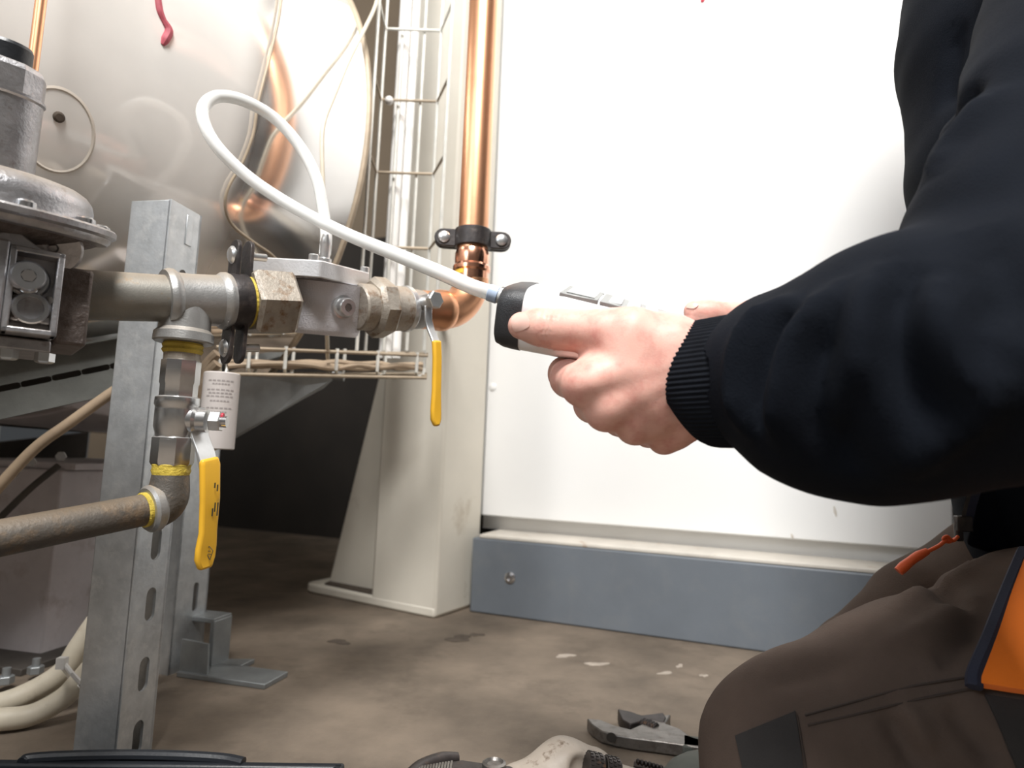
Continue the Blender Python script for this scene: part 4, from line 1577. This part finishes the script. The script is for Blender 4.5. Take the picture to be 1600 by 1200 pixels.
jawp = [(634, 1200), (650, 1180), (668, 1168), (700, 1160), (722, 1159), (738, 1162), (800, 1169), (822, 1185), (822, 1230), (634, 1230)]
part('hook_jaw', hull_up([(668, 1176), (690, 1166), (722, 1161), (742, 1164), (802, 1171), (815, 1190), (815, 1240), (650, 1240)], .004, zt - .006), 'tool_dark', pw, bevel=.003)
part('jaw_lip', MB().tube([q_(634, 1215, zt - .008), q_(640, 1192, zt - .008), q_(658, 1176, zt - .008), q_(690, 1164, zt - .008), q_(716, 1160, zt - .008)], [.004, .0055, .006, .006, .004], 12, smooth=5), 'tool_dark', pw)
for k in range(12):
    x = 655 + k * 4.6
    a_ = q_(x, 1178 - k * .8, zt - .005)
    part('tooth', MB().box(a_ + np.array([0, -.012, 0]), (.0008, 0, 0), (0, .014, 0), (0, 0, .0014)), 'tool_steel', pw)
part('pivot_ring', MB().lathe(q_(772, 1172, zt - .004), UP, [(-.002, .009), (.002, .009), (.003, .007), (.001, .0055)], 24), 'tool_steel', pw)
body = [(778, 1200), (800, 1182), (830, 1166), (868, 1153), (900, 1153), (935, 1157), (952, 1172), (968, 1180), (1000, 1190), (1030, 1200), (1040, 1240), (770, 1240)]


def cream(P):
    d = cone(P, q_(815, 1205, .018), q_(880, 1178, .026), .016, .021)
    d = smin(d, cone(P, q_(880, 1178, .026), q_(925, 1180, .022), .021, .017), .01)
    d = smin(d, cone(P, q_(920, 1190, .018), q_(1040, 1215, .014), .015, .011), .008)
    d = smin(d, cone(P, q_(800, 1215, .014), q_(860, 1230, .014), .016, .016), .01)
    d = smin(d, cone(P, q_(925, 1172, .03), q_(900, 1170, .034), .006, .009), .006)
    d = smax(d, -cone(P, q_(912, 1178, .036), q_(952, 1186, .030), .0105, .0105), .003)
    return smax(d, .001 - P[..., 2], .002)


lo = np.minimum(q_(770, 1160, .02), q_(1050, 1240, .02)) - .04
hi = np.maximum(q_(770, 1160, .02), q_(1050, 1240, .02)) + .04
V, Fq = nets(cream, lo, hi, .0022)
o = finish('handle_body', V, Fq, 'cream_tool', pw, smooth=180)
o['label'] = 'chipped cream painted housing'
ka_, kb_ = q_(916, 1172, .040), q_(966, 1184, .034)
kn = MB()
kn.cyl(ka_, ka_ + (kb_ - ka_) * .5, .0098, n=28, ch=.001)
kn.cyl(ka_ + (kb_ - ka_) * .55, kb_, .0098, n=28, ch=.001)
kax = unit(kb_ - ka_)
ks, ku, _ = frame_of(kax)
for r_ in range(6):
    for c_ in range(22):
        t = 2 * math.pi * (c_ + .5 * (r_ % 2)) / 22
        h_ = np.linalg.norm(kb_ - ka_) * ((.06 + .15 * r_) if r_ < 3 else (.62 + .13 * (r_ - 3)))
        p = ka_ + kax * h_ + .0098 * (math.cos(t) * ks + math.sin(t) * ku)
        nn = math.cos(t) * ks + math.sin(t) * ku
        kn.box(p, kax * .0011, np.cross(kax, nn) * .0008, nn * .0007)
part('knurled_nut', kn, 'tool_dark', pw, label='dark knurled adjusting nut')

# grey cone-shaped grip behind the knee
q_ = on_floor
gg = thing('tool_grip', 'grey green rubber tool grip half hidden by the near knee', 'tool', on_floor(1075, 1195))
part('grip', MB().lathe(q_(1040, 1232, .018), q_(1150, 1206, .02) - q_(1040, 1232, .018), [(0, .008), (.006, .014), (.016, .019), (.03, .021), (.09, .0195)], 32), 'grey_rubber', gg)
ch = thing('bead_chain', 'dark little chain on the floor next to the cream wrench handle', 'chain', on_floor(1010, 1196))
for k in range(7):
    p = q_(997 + k * 6, 1190 + k * 1.6, .018 - .0006 * k)
    part('link', MB().lathe(p, (1, .1, 0), [(-.0018, .0008), (-.001, .0022), (0, .0026), (.001, .0022), (.0018, .0008)], 10), 'tool_dark', ch)
part('support', MB().tube([q_(990, 1199, .008), q_(1045, 1212, .006)], .006, 10), 'tool_dark', ch)

# black case at the lower left edge
ca, cb_ = at(-60, 1197, .50), at(540, 1203, .55)
ctop = .026
l0, l1 = q_(-90, 1182, ctop), q_(540, 1189, ctop)
cdv = unit(l1 - l0)
cnv = np.array([cdv[1], -cdv[0], 0])
if cnv[1] > 0:
    cnv = -cnv
case = thing('tool_case', 'open black plastic tool case at the lower left picture edge', 'case', (l0 + l1) / 2 * np.array([1, 1, 0]) + cnv * .1)
cl_ = np.linalg.norm(l1 - l0)
mid = (l0 + l1) / 2 * np.array([1, 1, 0])
part('bottom', MB().box(mid + cnv * .125 + UP * .003, cdv * cl_ / 2, cnv * .12, UP * .003), 'black_plastic', case)
for nm, c, hx, hy in (('rear_strip', mid + cnv * .006, cdv * (cl_ / 2), cnv * .004), ('front_wall', mid + cnv * .246, cdv * cl_ / 2, cnv * .004)):
    part(nm, MB().box(c + UP * ctop / 2, hx, hy, UP * ctop / 2), 'black_plastic', case, bevel=.002)
for nm, s in (('side_wall', -1), ('side_wall', 1)):
    part(nm, MB().box(mid + cnv * .125 + cdv * s * (cl_ / 2 - .004) + UP * ctop / 2, cdv * .004, cnv * .12, UP * ctop / 2), 'black_plastic', case, bevel=.002)
hp = [q_(35, 1192, ctop), q_(45, 1186, ctop + .001), q_(100, 1182, ctop + .002), q_(200, 1180, ctop + .002), q_(290, 1182, ctop + .002), q_(350, 1186, ctop + .001), q_(380, 1192, ctop)]
part('raised_lip', MB().tube(hp, .0042, 10, smooth=6), 'black_plastic', case)

# ================================================================== METER AND TUBE
MA, MB_ = at(797, 488, .440), at(1100, 536, .416)
ma = unit(MB_ - MA)
ML = np.linalg.norm(MB_ - MA)
vd = unit((MA + MB_) / 2 - CAM)
mu = unit(np.cross(np.cross(ma, vd), ma) * 0 + np.cross(vd, ma))
if mu[2] < 0:
    mu = -mu
mw = np.cross(mu, ma)                          # width direction
if np.dot(mw, vd) < 0:
    mw = -mw
tilt = math.radians(9)                         # top face leans towards the camera
mu, mw = mu * math.cos(tilt) - mw * math.sin(tilt), mw * math.cos(tilt) + mu * math.sin(tilt)
met = thing('pressure_meter', 'white handheld pressure meter with a black end cap, held in both hands', 'meter', (MA + MB_) / 2 - UP * .02)
HW = .031


def mt_(x):
    p = along(MA, MB_, x)
    return np.dot(p - MA, ma) / ML


def loft(stations, n=40, pw_=4.0):
    """stations: (t, half height up, half height down, half width)"""
    m = MB()
    vs, fs = [], []
    for (t, hu, hd, hw) in stations:
        for k in range(n):
            a = 2 * math.pi * k / n
            c, s = math.cos(a), math.sin(a)
            x = math.copysign(abs(c) ** (2 / pw_), c) * hw
            y = math.copysign(abs(s) ** (2 / pw_), s) * (hu if s > 0 else hd)
            vs.append(MA + ma * t * ML + mw * x + mu * y)
    S = len(stations)
    for i in range(S - 1):
        for k in range(n):
            k2 = (k + 1) % n
            fs.append((i * n + k, (i + 1) * n + k, (i + 1) * n + k2, i * n + k2))
    fs.append(tuple(range(n)))
    fs.append(tuple((S - 1) * n + k for k in range(n - 1, -1, -1)))
    return m.add(vs, fs)


part('end_cap', loft([(-.035, .010, .012, .020), (-.03, .015, .017, .026), (-.018, .0185, .0195, .0295), (.02, .0205, .0212, HW + .0004), (.062, .0212, .0218, HW + .0005), (.105, .0214, .0221, HW + .0005)]), 'meter_black', met, label='black rubber end cap', smooth=60)
part('housing', loft([(.098, .0205, .0213, HW - .0005), (.108, .0209, .0217, HW), (.3, .0213, .0222, HW), (.45, .0198, .0212, HW - .001), (.6, .0172, .0185, HW - .002), (.75, .0148, .016, HW - .006), (.9, .0128, .013, HW - .011), (1.0, .010, .010, HW - .015), (1.03, .004, .004, .008)]), 'meter_white', met, smooth=60)


def mtop(t, wv_, up):
    return MA + ma * t * ML + mw * wv_ + mu * up


def hu_(t):
    return float(np.interp(t, [.14, .3, .45, .6, .75, .9], [.0211, .0213, .0198, .0172, .0148, .0128]))


dsp = MB()
for (t0, t1, w0, w1, lift) in ((.27, .46, -.024, .024, .0003),):
    dsp.prism([mtop(t0, w0, hu_(t0) + lift), mtop(t1, w0, hu_(t1) + lift), mtop(t1, w1, hu_(t1) + lift), mtop(t0, w1, hu_(t0) + lift)], -mu * .003)
part('display_frame', dsp, 'meter_grey', met, bevel=.0006)
part('screen', MB().prism([mtop(.30, -.019, hu_(.30) + .0006), mtop(.44, -.019, hu_(.44) + .0006), mtop(.44, .019, hu_(.44) + .0006), mtop(.30, .019, hu_(.30) + .0006)], -mu * .001), 'screen', met)
kp = MB()
n_ = 10
ts_ = np.linspace(.47, .88, n_)
vs, fs = [], []
for t in ts_:
    ww = .024 - .006 * (t - .47) / .41
    for wv_, u in ((-ww, .0004), (ww, .0004), (ww, -.002), (-ww, -.002)):
        vs.append(mtop(t, wv_, hu_(t) + u))
for i in range(n_ - 1):
    for k in range(4):
        k2 = (k + 1) % 4
        fs.append((i * 4 + k, (i + 1) * 4 + k, (i + 1) * 4 + k2, i * 4 + k2))
fs += [(0, 1, 2, 3), tuple((n_ - 1) * 4 + k for k in (3, 2, 1, 0))]
part('keypad', kp.add(vs, fs), 'meter_grey', met, bevel=.0005)
for k in range(3):
    for j in (-1, 0, 1):
        t = .54 + .09 * k
        c = mtop(t, j * .0115, hu_(t) + .0004)
        part('key', MB().box(c, ma * .0042, mw * .0042, mu * .0009), 'meter_white', met, bevel=.0006)
nzp = at(774, 460, .438)
part('hose_port', MB().cyl(at(792, 466, .437), nzp, .0052, n=20, ch=.0006).cyl(at(792, 466, .437) + mw * .016, nzp + mw * .016, .0045, n=20, ch=.0006), 'machined', met)
# seam on the housing
ss = [mtop(t, -HW - .0001 if t < .4 else -HW + .001 * (t - .3) * 6, .004 - .004 * t) for t in np.linspace(.16, .6, 12)]

tp = [(783, 463, .4375), (762, 456, .4385), (735, 447, .443), (690, 427, .457), (620, 398, .485), (540, 365, .53), (465, 327, .555), (395, 282, .56), (345, 236, .555), (320, 196, .555), (318, 167, .56), (340, 151, .572),
      (380, 157, .585), (428, 184, .60), (468, 228, .605), (495, 280, .60), (506, 335, .595)]
tpts = [at(*p) for p in tp] + [npz + UP * .03, npz + UP * .012]
tube = thing('pressure_tube', 'translucent white plastic tube looping from the filter lid to the meter', 'tube', npz)
part('hose', MB().tube(tpts, .0054, 20, smooth=8), 'tube_plastic', tube, smooth=60)
a_, b_ = at(763, 456.5, .4385), at(779, 462, .4377)
part('connector', MB().cyl(a_, b_, .0060, n=20, ch=.0006), 'tube_end', tube, label='pale blue connector sleeve')


# ================================================================== PERSON
per = thing('person', 'kneeling person in a dark hoodie and brown work trousers holding the meter', 'person', on_floor(1500, 1200))


def hand_left(P):
    d = chain(P, [(1230, 590, .338, 58), (1130, 592, .360, 62), (1075, 590, .372, 66)], .01)
    d = smin(d, chain(P, [(1130, 562, .363, 34), (1045, 548, .374, 49)], .01), .012)
    d = smin(d, chain(P, [(1135, 632, .360, 34), (1080, 642, .374, 40)], .01), .012)
    # metacarpals
    d = smin(d, chain(P, [(1062, 560, .374, 48), (985, 574, .369, 45), (935, 592, .367, 36), (912, 602, .367, 34)], .008), .010)
    d = smin(d, chain(P, [(1062, 590, .370, 46), (1000, 615, .367, 40), (962, 634, .367, 30), (946, 642, .367, 31)], .008), .008)
    d = smin(d, chain(P, [(1066, 620, .371, 44), (1022, 648, .370, 33), (1002, 660, .372, 24), (990, 666, .372, 26)], .008), .007)
    d = smin(d, chain(P, [(1078, 642, .374, 40), (1054, 672, .377, 26), (1036, 685, .380, 22)], .008), .007)
    # fingers, curling away under the meter
    fi = chain(P, [(910, 600, .369, 34), (889, 592, .395, 27), (884, 584, .428, 25), (900, 566, .462, 21), (945, 535, .476, 18)], .006)
    fi = np.minimum(fi, chain(P, [(945, 641, .369, 31), (925, 632, .398, 26), (920, 617, .434, 24), (935, 590, .466, 21), (975, 560, .478, 18)], .006))
    fi = np.minimum(fi, chain(P, [(990, 667, .374, 26), (968, 656, .402, 23), (962, 640, .436, 21), (975, 612, .466, 19), (1005, 580, .476, 17)], .006))
    fi = np.minimum(fi, chain(P, [(1036, 686, .381, 22), (1012, 677, .406, 19), (1006, 662, .434, 18), (1015, 635, .46, 16), (1035, 600, .468, 14)], .006))
    d = smin(d, fi, .0035)
    # thumb
    th = chain(P, [(1035, 545, .372, 56), (985, 527, .371, 46), (945, 521, .374, 37), (912, 517, .3785, 30.5), (889, 515, .3815, 29), (868, 514.5, .384, 30), (842, 511, .3875, 27), (815, 509, .391, 21.5)], .005)
    d = smin(d, th, .009)
    d = smin(d, chain(P, [(965, 545, .374, 34), (938, 570, .376, 24)], .006), .008)
    # knuckle folds of the thumb
    ax = unit(at(912, 517, .3785) - at(842, 511, .3875)).astype(np.float32)
    near = np.clip(1 - th / .004, 0, 1)
    for x, wd, am in ((848, .0009, .0005), (857, .0007, .0008), (865, .0008, .0010), (873, .0007, .0006), (881, .0009, .0004)):
        s = (P - at(x, 513, .384).astype(np.float32)) @ ax
        d = d + am * np.exp(-(s / wd) ** 2) * near
    # crease of the web between thumb and palm
    cr = chain(P, [(905, 552, .366, 2), (925, 549, .360, 2.5), (945, 553, .354, 2)], .002)
    d = d + .0015 * np.exp(-(np.maximum(cr, 0) / .0035) ** 2)
    # raised tendons on the back of the hand
    # pads of the knuckles
    for kx, ky, kd, kr in ((914, 600, .354, 13), (948, 641, .357, 12), (992, 667, .364, 10), (1037, 686, .373, 8)):
        d = d - .0016 * np.exp(-(np.linalg.norm(P - at(kx, ky, kd).astype(np.float32), axis=-1) / .0085) ** 2)
    for nd in ([(1040, 575, .352, 1), (985, 583, .351, 1), (930, 598, .353, 1)], [(1040, 598, .352, 1), (1000, 615, .352, 1), (955, 636, .356, 1)], [(1045, 622, .355, 1), (1020, 640, .357, 1), (995, 660, .362, 1)]):
        d = d - .0011 * np.exp(-(np.maximum(chain(P, nd, .004), 0) / .005) ** 2)
    return d


def hand_right(P):
    d = chain(P, [(1330, 560, .425, 58), (1235, 565, .438, 62), (1205, 570, .442, 58)], .01)
    d = smin(d, chain(P, [(1230, 530, .438, 40), (1185, 493, .434, 25), (1140, 494, .431, 19), (1110, 491, .429, 19.5), (1086, 487, .428, 17.5)], .006), .010)
    for i, (yy, xx) in enumerate(((525, 1160), (565, 1150), (610, 1158), (655, 1172))):
        d = smin(d, chain(P, [(1205, yy + 10, .442, 27), (xx, yy + 12, .456, 21), (xx - 12, yy + 20, .472, 18), (xx + 10, yy + 25, .486, 16)], .006), .007)
    d = smin(d, chain(P, [(1212, 640, .442, 32), (1186, 680, .434, 24), (1180, 693, .431, 18.5)], .006), .009)
    return d


HC = np.array([.43, .49, .985])              # head centre
hf = unit(np.array([-.9, -.05, -.45]))         # looking down to the meter
hs = unit(np.cross(UP, hf))
hu2 = np.cross(hf, hs)


def head(P):
    d = ellip(P, HC + hu2 * .02 - hf * .012, hs, hu2, hf, .076, .105, .095)
    d = smin(d, ellip(P, HC - hu2 * .05 + hf * .028, hs, hu2, hf, .055, .06, .058), .03)
    d = smin(d, cone(P, HC + hf * .088 + hu2 * .005, HC + hf * .108 - hu2 * .032, .009, .014), .012)
    for s in (-1, 1):
        d = smax(d, -ellip(P, HC + hf * .100 + hs * s * .032 + hu2 * .012, hs, hu2, hf, .018, .012, .016), .012)
        d = smin(d, ellip(P, HC + hf * .078 + hs * s * .031 + hu2 * .010, hs, hu2, hf, .012, .011, .012), .003)
        d = smin(d, ellip(P, HC + hs * s * .078 - hf * .008 - hu2 * .004, hs, hu2, hf, .010, .030, .018), .006)
        d = smin(d, cone(P, HC + hf * .090 + hs * s * .012 + hu2 * .030, HC + hf * .078 + hs * s * .046 + hu2 * .028, .007, .005), .008)
    d = smax(d, -cone(P, HC + hf * .094 - hu2 * .060 - hs * .02, HC + hf * .094 - hu2 * .060 + hs * .02, .004, .004), .006)
    d = smin(d, cone(P, HC - hf * .03 - hu2 * .05, np.array([.505, .495, .80]), .055, .062), .02)
    return d


Vh, Fh = nets(hand_left, at(780, 470, .37) - np.array([.01, .045, .085]), at(1240, 470, .37) + np.array([.01, .12, .03]), .00125)
Vr, Fr = nets(hand_right, at(1060, 470, .45) - np.array([.008, .05, .12]), at(1290, 470, .45) + np.array([.01, .08, .03]), .0018)
Vd, Fd = nets(head, HC - np.array([.14, .13, .26]), HC + np.array([.15, .13, .15]), .005)
# core of the trunk and arms, joined to head and hands in one body
sh_l, sh_r = np.array([.50, .38, .755]), np.array([.52, .61, .755])
el_l, el_r = at(1640, 540, .275), np.array([.43, .54, .46])


def core(P):
    d = cone(P, np.array([.50, .495, .82]), np.array([.53, .50, .74]), .055, .070)
    d = smin(d, cone(P, np.array([.55, .50, .72]), np.array([.62, .50, .30]), .075, .075), .03)
    d = smin(d, cone(P, sh_l, np.array([.53, .50, .74]), .03, .05), .02)
    d = smin(d, cone(P, sh_r, np.array([.53, .50, .74]), .03, .05), .02)
    d = smin(d, cone(P, sh_l, at(1770, -100, .42), .034, .032), .02)
    d = smin(d, cone(P, at(1770, -100, .42), at(1672, 185, .342), .032, .030), .02)
    d = smin(d, cone(P, at(1672, 185, .342), at(1600, 375, .312), .030, .028), .02)
    d = smin(d, cone(P, at(1600, 375, .312), el_l, .028, .030), .02)
    d = smin(d, cone(P, el_l, at(1180, 590, .346), .030, .024), .01)
    d = smin(d, cone(P, sh_r, el_r, .034, .030), .02)
    d = smin(d, cone(P, el_r, at(1300, 562, .432), .030, .024), .01)
    return d


Vc, Fc = nets(core, np.array([.06, .2, .2]), np.array([.78, .72, .95]), .009)
Vall = np.concatenate([Vh, Vr, Vd, Vc])
Fall = np.concatenate([Fh, Fr + len(Vh), Fd + len(Vh) + len(Vr), Fc + len(Vh) + len(Vr) + len(Vd)])
body = finish('body', Vall, Fall, 'skin', per, smooth=180)
# thumb nails
V, Fq = patch(hand_left, [(797, 496), (823, 488), (830, 511), (803, 521)], 12, 12, .0, .00035, rounded=True)
finish('thumbnail', V, Fq, 'nail', body, smooth=60)
V, Fq = patch(hand_right, [(1071, 481), (1079, 473.5), (1093, 476), (1085, 483)], 8, 6, .0, .0005, rounded=True)
finish('thumbnail', V, Fq, 'nail', body, smooth=60)
# hair


def hair(P):
    d = head(P) - .010
    cut = (P - (HC + hf * .045 + hu2 * .03).astype(np.float32)) @ unit(hf * .8 - hu2 * .75).astype(np.float32)
    d = smax(d, cut, .012)
    low = -((P - (HC - hu2 * .055).astype(np.float32)) @ hu2.astype(np.float32))
    return smax(d, low, .01)


V, Fq = nets(hair, HC - np.array([.15, .13, .14]), HC + np.array([.15, .13, .16]), .005)
finish('hair', V, Fq, 'hair', per, smooth=180)

# ------------------------------------------------------------------ ribbed cuff
cc0 = at(1061, 597, .376)
cax = unit(np.array([.73, -.68, .03]))
cs_ = unit(np.cross(cax, UP))
if np.dot(cs_, CAM - cc0) < 0:
    cs_ = -cs_
cu_ = np.cross(cs_, cax)
if cu_[2] < 0:
    cu_ = -cu_
m = MB()
NS, NR = 14, 560
vs, fs = [], []
for inner in (0, 1):
    for i in range(NS + 1):
        t = i / NS
        for k in range(NR):
            a = 2 * math.pi * k / NR
            rib = .00034 * math.cos(a * 80) * (0 if i == 0 else 1)
            lipr = -.0018 if i == 0 else (-.0005 if i == 1 else 0)
            ru = .0362 + rib + lipr + .0015 * t
            rs = .0290 + rib + lipr + .003 * t
            if inner:
                ru, rs = ru - .003, rs - .003
            sk = (.016 * max(0, -math.sin(a)) + .003 * max(0, math.sin(a))) * (1 - t)        # the opening leans: lower edge further up the arm
            vs.append(cc0 + cax * (t * .072 + sk) + cu_ * math.sin(a) * ru + cs_ * math.cos(a) * rs - cu_ * .002)
for s in (0, 1):
    o_ = s * (NS + 1) * NR
    for i in range(NS):
        for k in range(NR):
            k2 = (k + 1) % NR
            q = (o_ + i * NR + k, o_ + i * NR + k2, o_ + (i + 1) * NR + k2, o_ + (i + 1) * NR + k)
            fs.append(q if s else q[::-1])
for k in range(NR):
    k2 = (k + 1) % NR
    fs.append((k, k2, (NS + 1) * NR + k2, (NS + 1) * NR + k))


# ------------------------------------------------------------------ hoodie
def hoodie(P):
    # forearm sleeve
    d = chain(P, [(1200, 586, .345, 112), (1240, 595, .336, 133), (1300, 605, .324, 160), (1345, 598, .315, 178), (1400, 580, .305, 188), (1460, 562, .298, 196), (1640, 540, .275, 195)], .012)
    d = smin(d, chain(P, [(1205, 522, .350, 57), (1250, 520, .340, 62)], .008), .010)
    # upper arm
    d = smin(d, chain(P, [(1640, 540, .275, 195), (1585, 370, .31, 148), (1660, 180, .34, 150), (1760, -120, .42, 160)], .012), .014)
    # trunk
    d = smin(d, chain(P, [(1640, -220, .56, 190), (1635, 60, .54, 196), (1645, 260, .52, 188), (1655, 600, .53, 150), (1665, 760, .53, 143), (1690, 850, .53, 150)], .02), .012)
    d = smin(d, cone(P, np.array([.57, .50, .70]), np.array([.63, .50, .28]), .125, .125), .03)
    d = smin(d, cone(P, sh_l, sh_r, .075, .075), .04)
    d = smin(d, cone(P, at(1760, -120, .42), sh_l, .066, .075), .03)
    # far arm, hidden behind the near one
    d = smin(d, cone(P, sh_r, el_r, .075, .062), .02)
    d = smin(d, cone(P, el_r, at(1290, 568, .436), .056, .036), .02)
    # hood lying on the neck
    d = smin(d, cone(P, np.array([.57, .43, .815]), np.array([.57, .57, .815]), .045, .045), .03)
    return d


lo = np.array([.10, .16, .17])
hi = np.array([.80, .74, .95])
V, Fq = nets(hoodie, lo, hi, .0042)


def emboss(fn, V, folds):
    """push vertices out or in along cloth folds: (picture polyline, half width m, height m)"""
    N = grad(fn, V)
    out = np.zeros(len(V))
    for pts, wd, am in folds:
        pp = march(fn, spline([np.array(p, float) for p in pts], 5)).astype(np.float32)
        best = np.full(len(V), 1e3, np.float32)
        Vf = V.astype(np.float32)
        fade = np.zeros(len(V))
        for i in range(len(pp) - 1):
            dd = cone(Vf, pp[i], pp[i + 1], 0, 0)
            m_ = dd < best
            best = np.minimum(best, dd)
            u = (i + .5) / (len(pp) - 1)
            fade[m_] = min(1, 4 * u, 4 * (1 - u))
        out += am * 1.35 * fade * np.exp(-(best / (wd * .85)) ** 2)
    out += .0011 * np.sin(V[:, 0] * 80 + 2 * np.sin(V[:, 2] * 40)) * np.sin(V[:, 2] * 65 + V[:, 1] * 50)
    return V + N * out[:, None]


V = emboss(hoodie, V, [
    ([(1262, 470), (1210, 482), (1172, 515), (1150, 560), (1145, 610), (1160, 655), (1180, 690)], .007, .0055),
    ([(1275, 478), (1228, 505), (1197, 550), (1183, 600), (1186, 650), (1200, 690)], .006, -.0060),
    ([(1340, 425), (1280, 480), (1240, 540), (1222, 600), (1214, 660), (1222, 710)], .008, .0060),
    ([(1310, 470), (1280, 540), (1268, 610), (1280, 680), (1312, 745)], .008, -.0055),
    ([(1400, 395), (1360, 460), (1345, 540), (1330, 620), (1300, 690)], .010, .0055),
    ([(1420, 400), (1405, 470), (1412, 540), (1450, 620), (1500, 680)], .010, -.0070),
    ([(1345, 560), (1330, 640), (1320, 700), (1335, 755)], .008, -.0060),
    ([(1470, 420), (1462, 500), (1490, 580), (1540, 640)], .012, .0060),
    ([(1560, 130), (1520, 185), (1475, 240), (1452, 285)], .010, .0050),
    ([(1530, 120), (1500, 165), (1472, 205), (1458, 240)], .008, -.0070),
    ([(1500, 20), (1490, 90), (1478, 160), (1475, 210)], .010, -.0050),
    ([(1590, 560), (1530, 640), (1450, 700), (1390, 745)], .010, .0050),
    ([(1520, 350), (1560, 400), (1580, 460), (1560, 540)], .012, -.0050)])
hd = finish('hoodie', V, Fq, 'hoodie', per, smooth=180)
hd['label'] = 'dark navy hooded sweatshirt with bunched sleeve'
o = finish('cuff', vs, fs, 'cuff', hd, smooth=60)
o['label'] = 'ribbed dark cuff around the near wrist'

# ------------------------------------------------------------------ trousers


def trousers(P):
    near = chain(P, [(1262, 1192, .43, 163), (1450, 1140, .43, 186), (1660, 1085, .45, 212), (1800, 1040, .50, 220)], .015)
    near = smin(near, cone(P, at(1275, 1235, .43) + np.array([0, .01, 0]), np.array([.60, .38, .06]), .062, .055), .02)
    far = chain(P, [(1366, 1048, .58, 94), (1480, 990, .58, 118), (1610, 925, .58, 132), (1750, 880, .60, 150)], .015)
    far = smin(far, cone(P, at(1380, 1090, .58), np.array([.74, .62, .055]), .050, .05), .02)
    d = smin(near, far, .012)
    d = smin(d, cone(P, np.array([.66, .42, .24]), np.array([.68, .56, .24]), .11, .11), .03)
    d = smin(d, cone(P, np.array([.60, .38, .055]), np.array([.86, .40, .05]), .05, .04), .02)
    d = smin(d, cone(P, np.array([.74, .62, .055]), np.array([.95, .62, .05]), .05, .04), .02)

    return smax(d, .002 - P[..., 2], .004)


V, Fq = nets(trousers, np.array([.10, .22, -.004]), np.array([1.0, .80, .40]), .005)
V = emboss(trousers, V, [
    ([(1440, 905), (1475, 925), (1500, 945), (1530, 950)], .008, -.0070),
    ([(1560, 860), (1500, 900), (1440, 925), (1390, 960)], .010, .0040),
    ([(1385, 1100), (1400, 1140), (1425, 1180), (1440, 1225)], .007, -.0050),
    ([(1410, 1095), (1435, 1140), (1455, 1180)], .007, .0045),
    ([(1480, 1085), (1505, 1130), (1540, 1170), (1560, 1215)], .008, -.0055),
    ([(1350, 1020), (1420, 1000), (1480, 960), (1540, 930)], .010, .0040),
    ([(1450, 1040), (1500, 1010), (1540, 970)], .008, -.0045),
    ([(1180, 1075), (1260, 1050), (1340, 1035)], .010, -.0030)])
tro = finish('trousers', V, Fq, 'trousers', per, smooth=180)
tro['label'] = 'brown grey work trousers'
V, Fq = patch(trousers, [(1150, 1150), (1243, 1112), (1258, 1215), (1172, 1245)], 14, 14, .0, .0012)
o = finish('knee_pocket', V, Fq, 'trousers_dark', tro, smooth=60)
o['label'] = 'dark reinforcing knee pocket'
sm = MB()
for pts in ([(1258, 1118), (1330, 1098), (1420, 1074), (1500, 1060), (1540, 1056)], [(1262, 1134), (1340, 1116), (1430, 1094), (1510, 1078), (1545, 1072)],
            [(1159, 1152), (1182, 1238)], [(1245, 1118), (1262, 1212)]):
    s_ = seam(trousers, pts, .0007, .0004)
    sm.add(s_.v, s_.f)
kind_stuff(part('seams', sm, 'thread', tro))


def tro_off(P):
    return trousers(P) - .006


V, Fq = patch(tro_off, [(1606, 860), (1690, 900), (1690, 1098), (1524, 1072)], 16, 22, .0, .006)
o = finish('orange_pocket', V, Fq, 'orange', tro, smooth=60)
o['label'] = 'bright orange pocket flap'
s_ = seam(lambda P: trousers(P) - .009, [(1600, 862), (1572, 930), (1545, 1000), (1524, 1050), (1522, 1074)], .0045)
part('pocket_piping', s_, 'navy', tro)
V, Fq = patch(trousers, [(1538, 1086), (1680, 1108), (1720, 1230), (1600, 1230)], 12, 12, .0, .002)
finish('pouch', V, Fq, 'trousers_dark', tro, smooth=60)

# ------------------------------------------------------------------ zip and cord at the hem
zp = MB()
hem = [(1531, 748), (1524, 770), (1518, 790), (1514, 808), (1512, 826)]
dz = .5
zpts = spline([at(x, y, dz) for x, y in hem], 8)
zip_ = part('zip_tape', strip(zpts, [.007] * len(zpts), .0015, _R), 'navy', hd)
for k in range(0, len(zpts), 1):
    part('zip_tooth', MB().box(zpts[k] - _R * .0042, _R * .0016, UP * .0008, unit(ray(1520, 790)) * .0012), 'black_steel', zip_)
flap = [(1532, 742), (1522, 790), (1514, 830), (1508, 852), (1540, 862), (1640, 880), (1640, 742)]
part('hem_flap', MB().prism([at(x, y, dz + .004) for x, y in flap], ray(1560, 800) * .03), 'hoodie', hd, bevel=.004)
part('zip_slider', MB().box(at(1505, 818, dz), _R * .006, UP * .006, _F * .003).box(at(1498, 829, dz), _R * .0028, UP * .008, _F * .002), 'black_steel', hd, bevel=.001)
cord = MB().tube([at(1497, 838, dz - .002), at(1489, 845, dz - .004), at(1480, 838, dz - .004), at(1474, 842, dz - .003), at(1482, 847, dz - .003), at(1492, 842, dz - .001)], .0013, 10, smooth=6)
cord.tube([at(1480, 842, dz - .003), at(1468, 852, dz - .004), at(1455, 859, dz - .004), at(1444, 864, dz - .004)], .0015, 10, smooth=6)
part('zip_cord', cord, 'orange_cord', hd, label='orange zip pull cord')
part('cord_end', MB().tube([at(1449, 861, dz - .004), at(1432, 870, dz - .004), at(1416, 882, dz - .004), at(1404, 893, dz - .004)], [.0026, .0036, .0034, .0040, .0036], 12, smooth=5), 'orange_cord', hd)
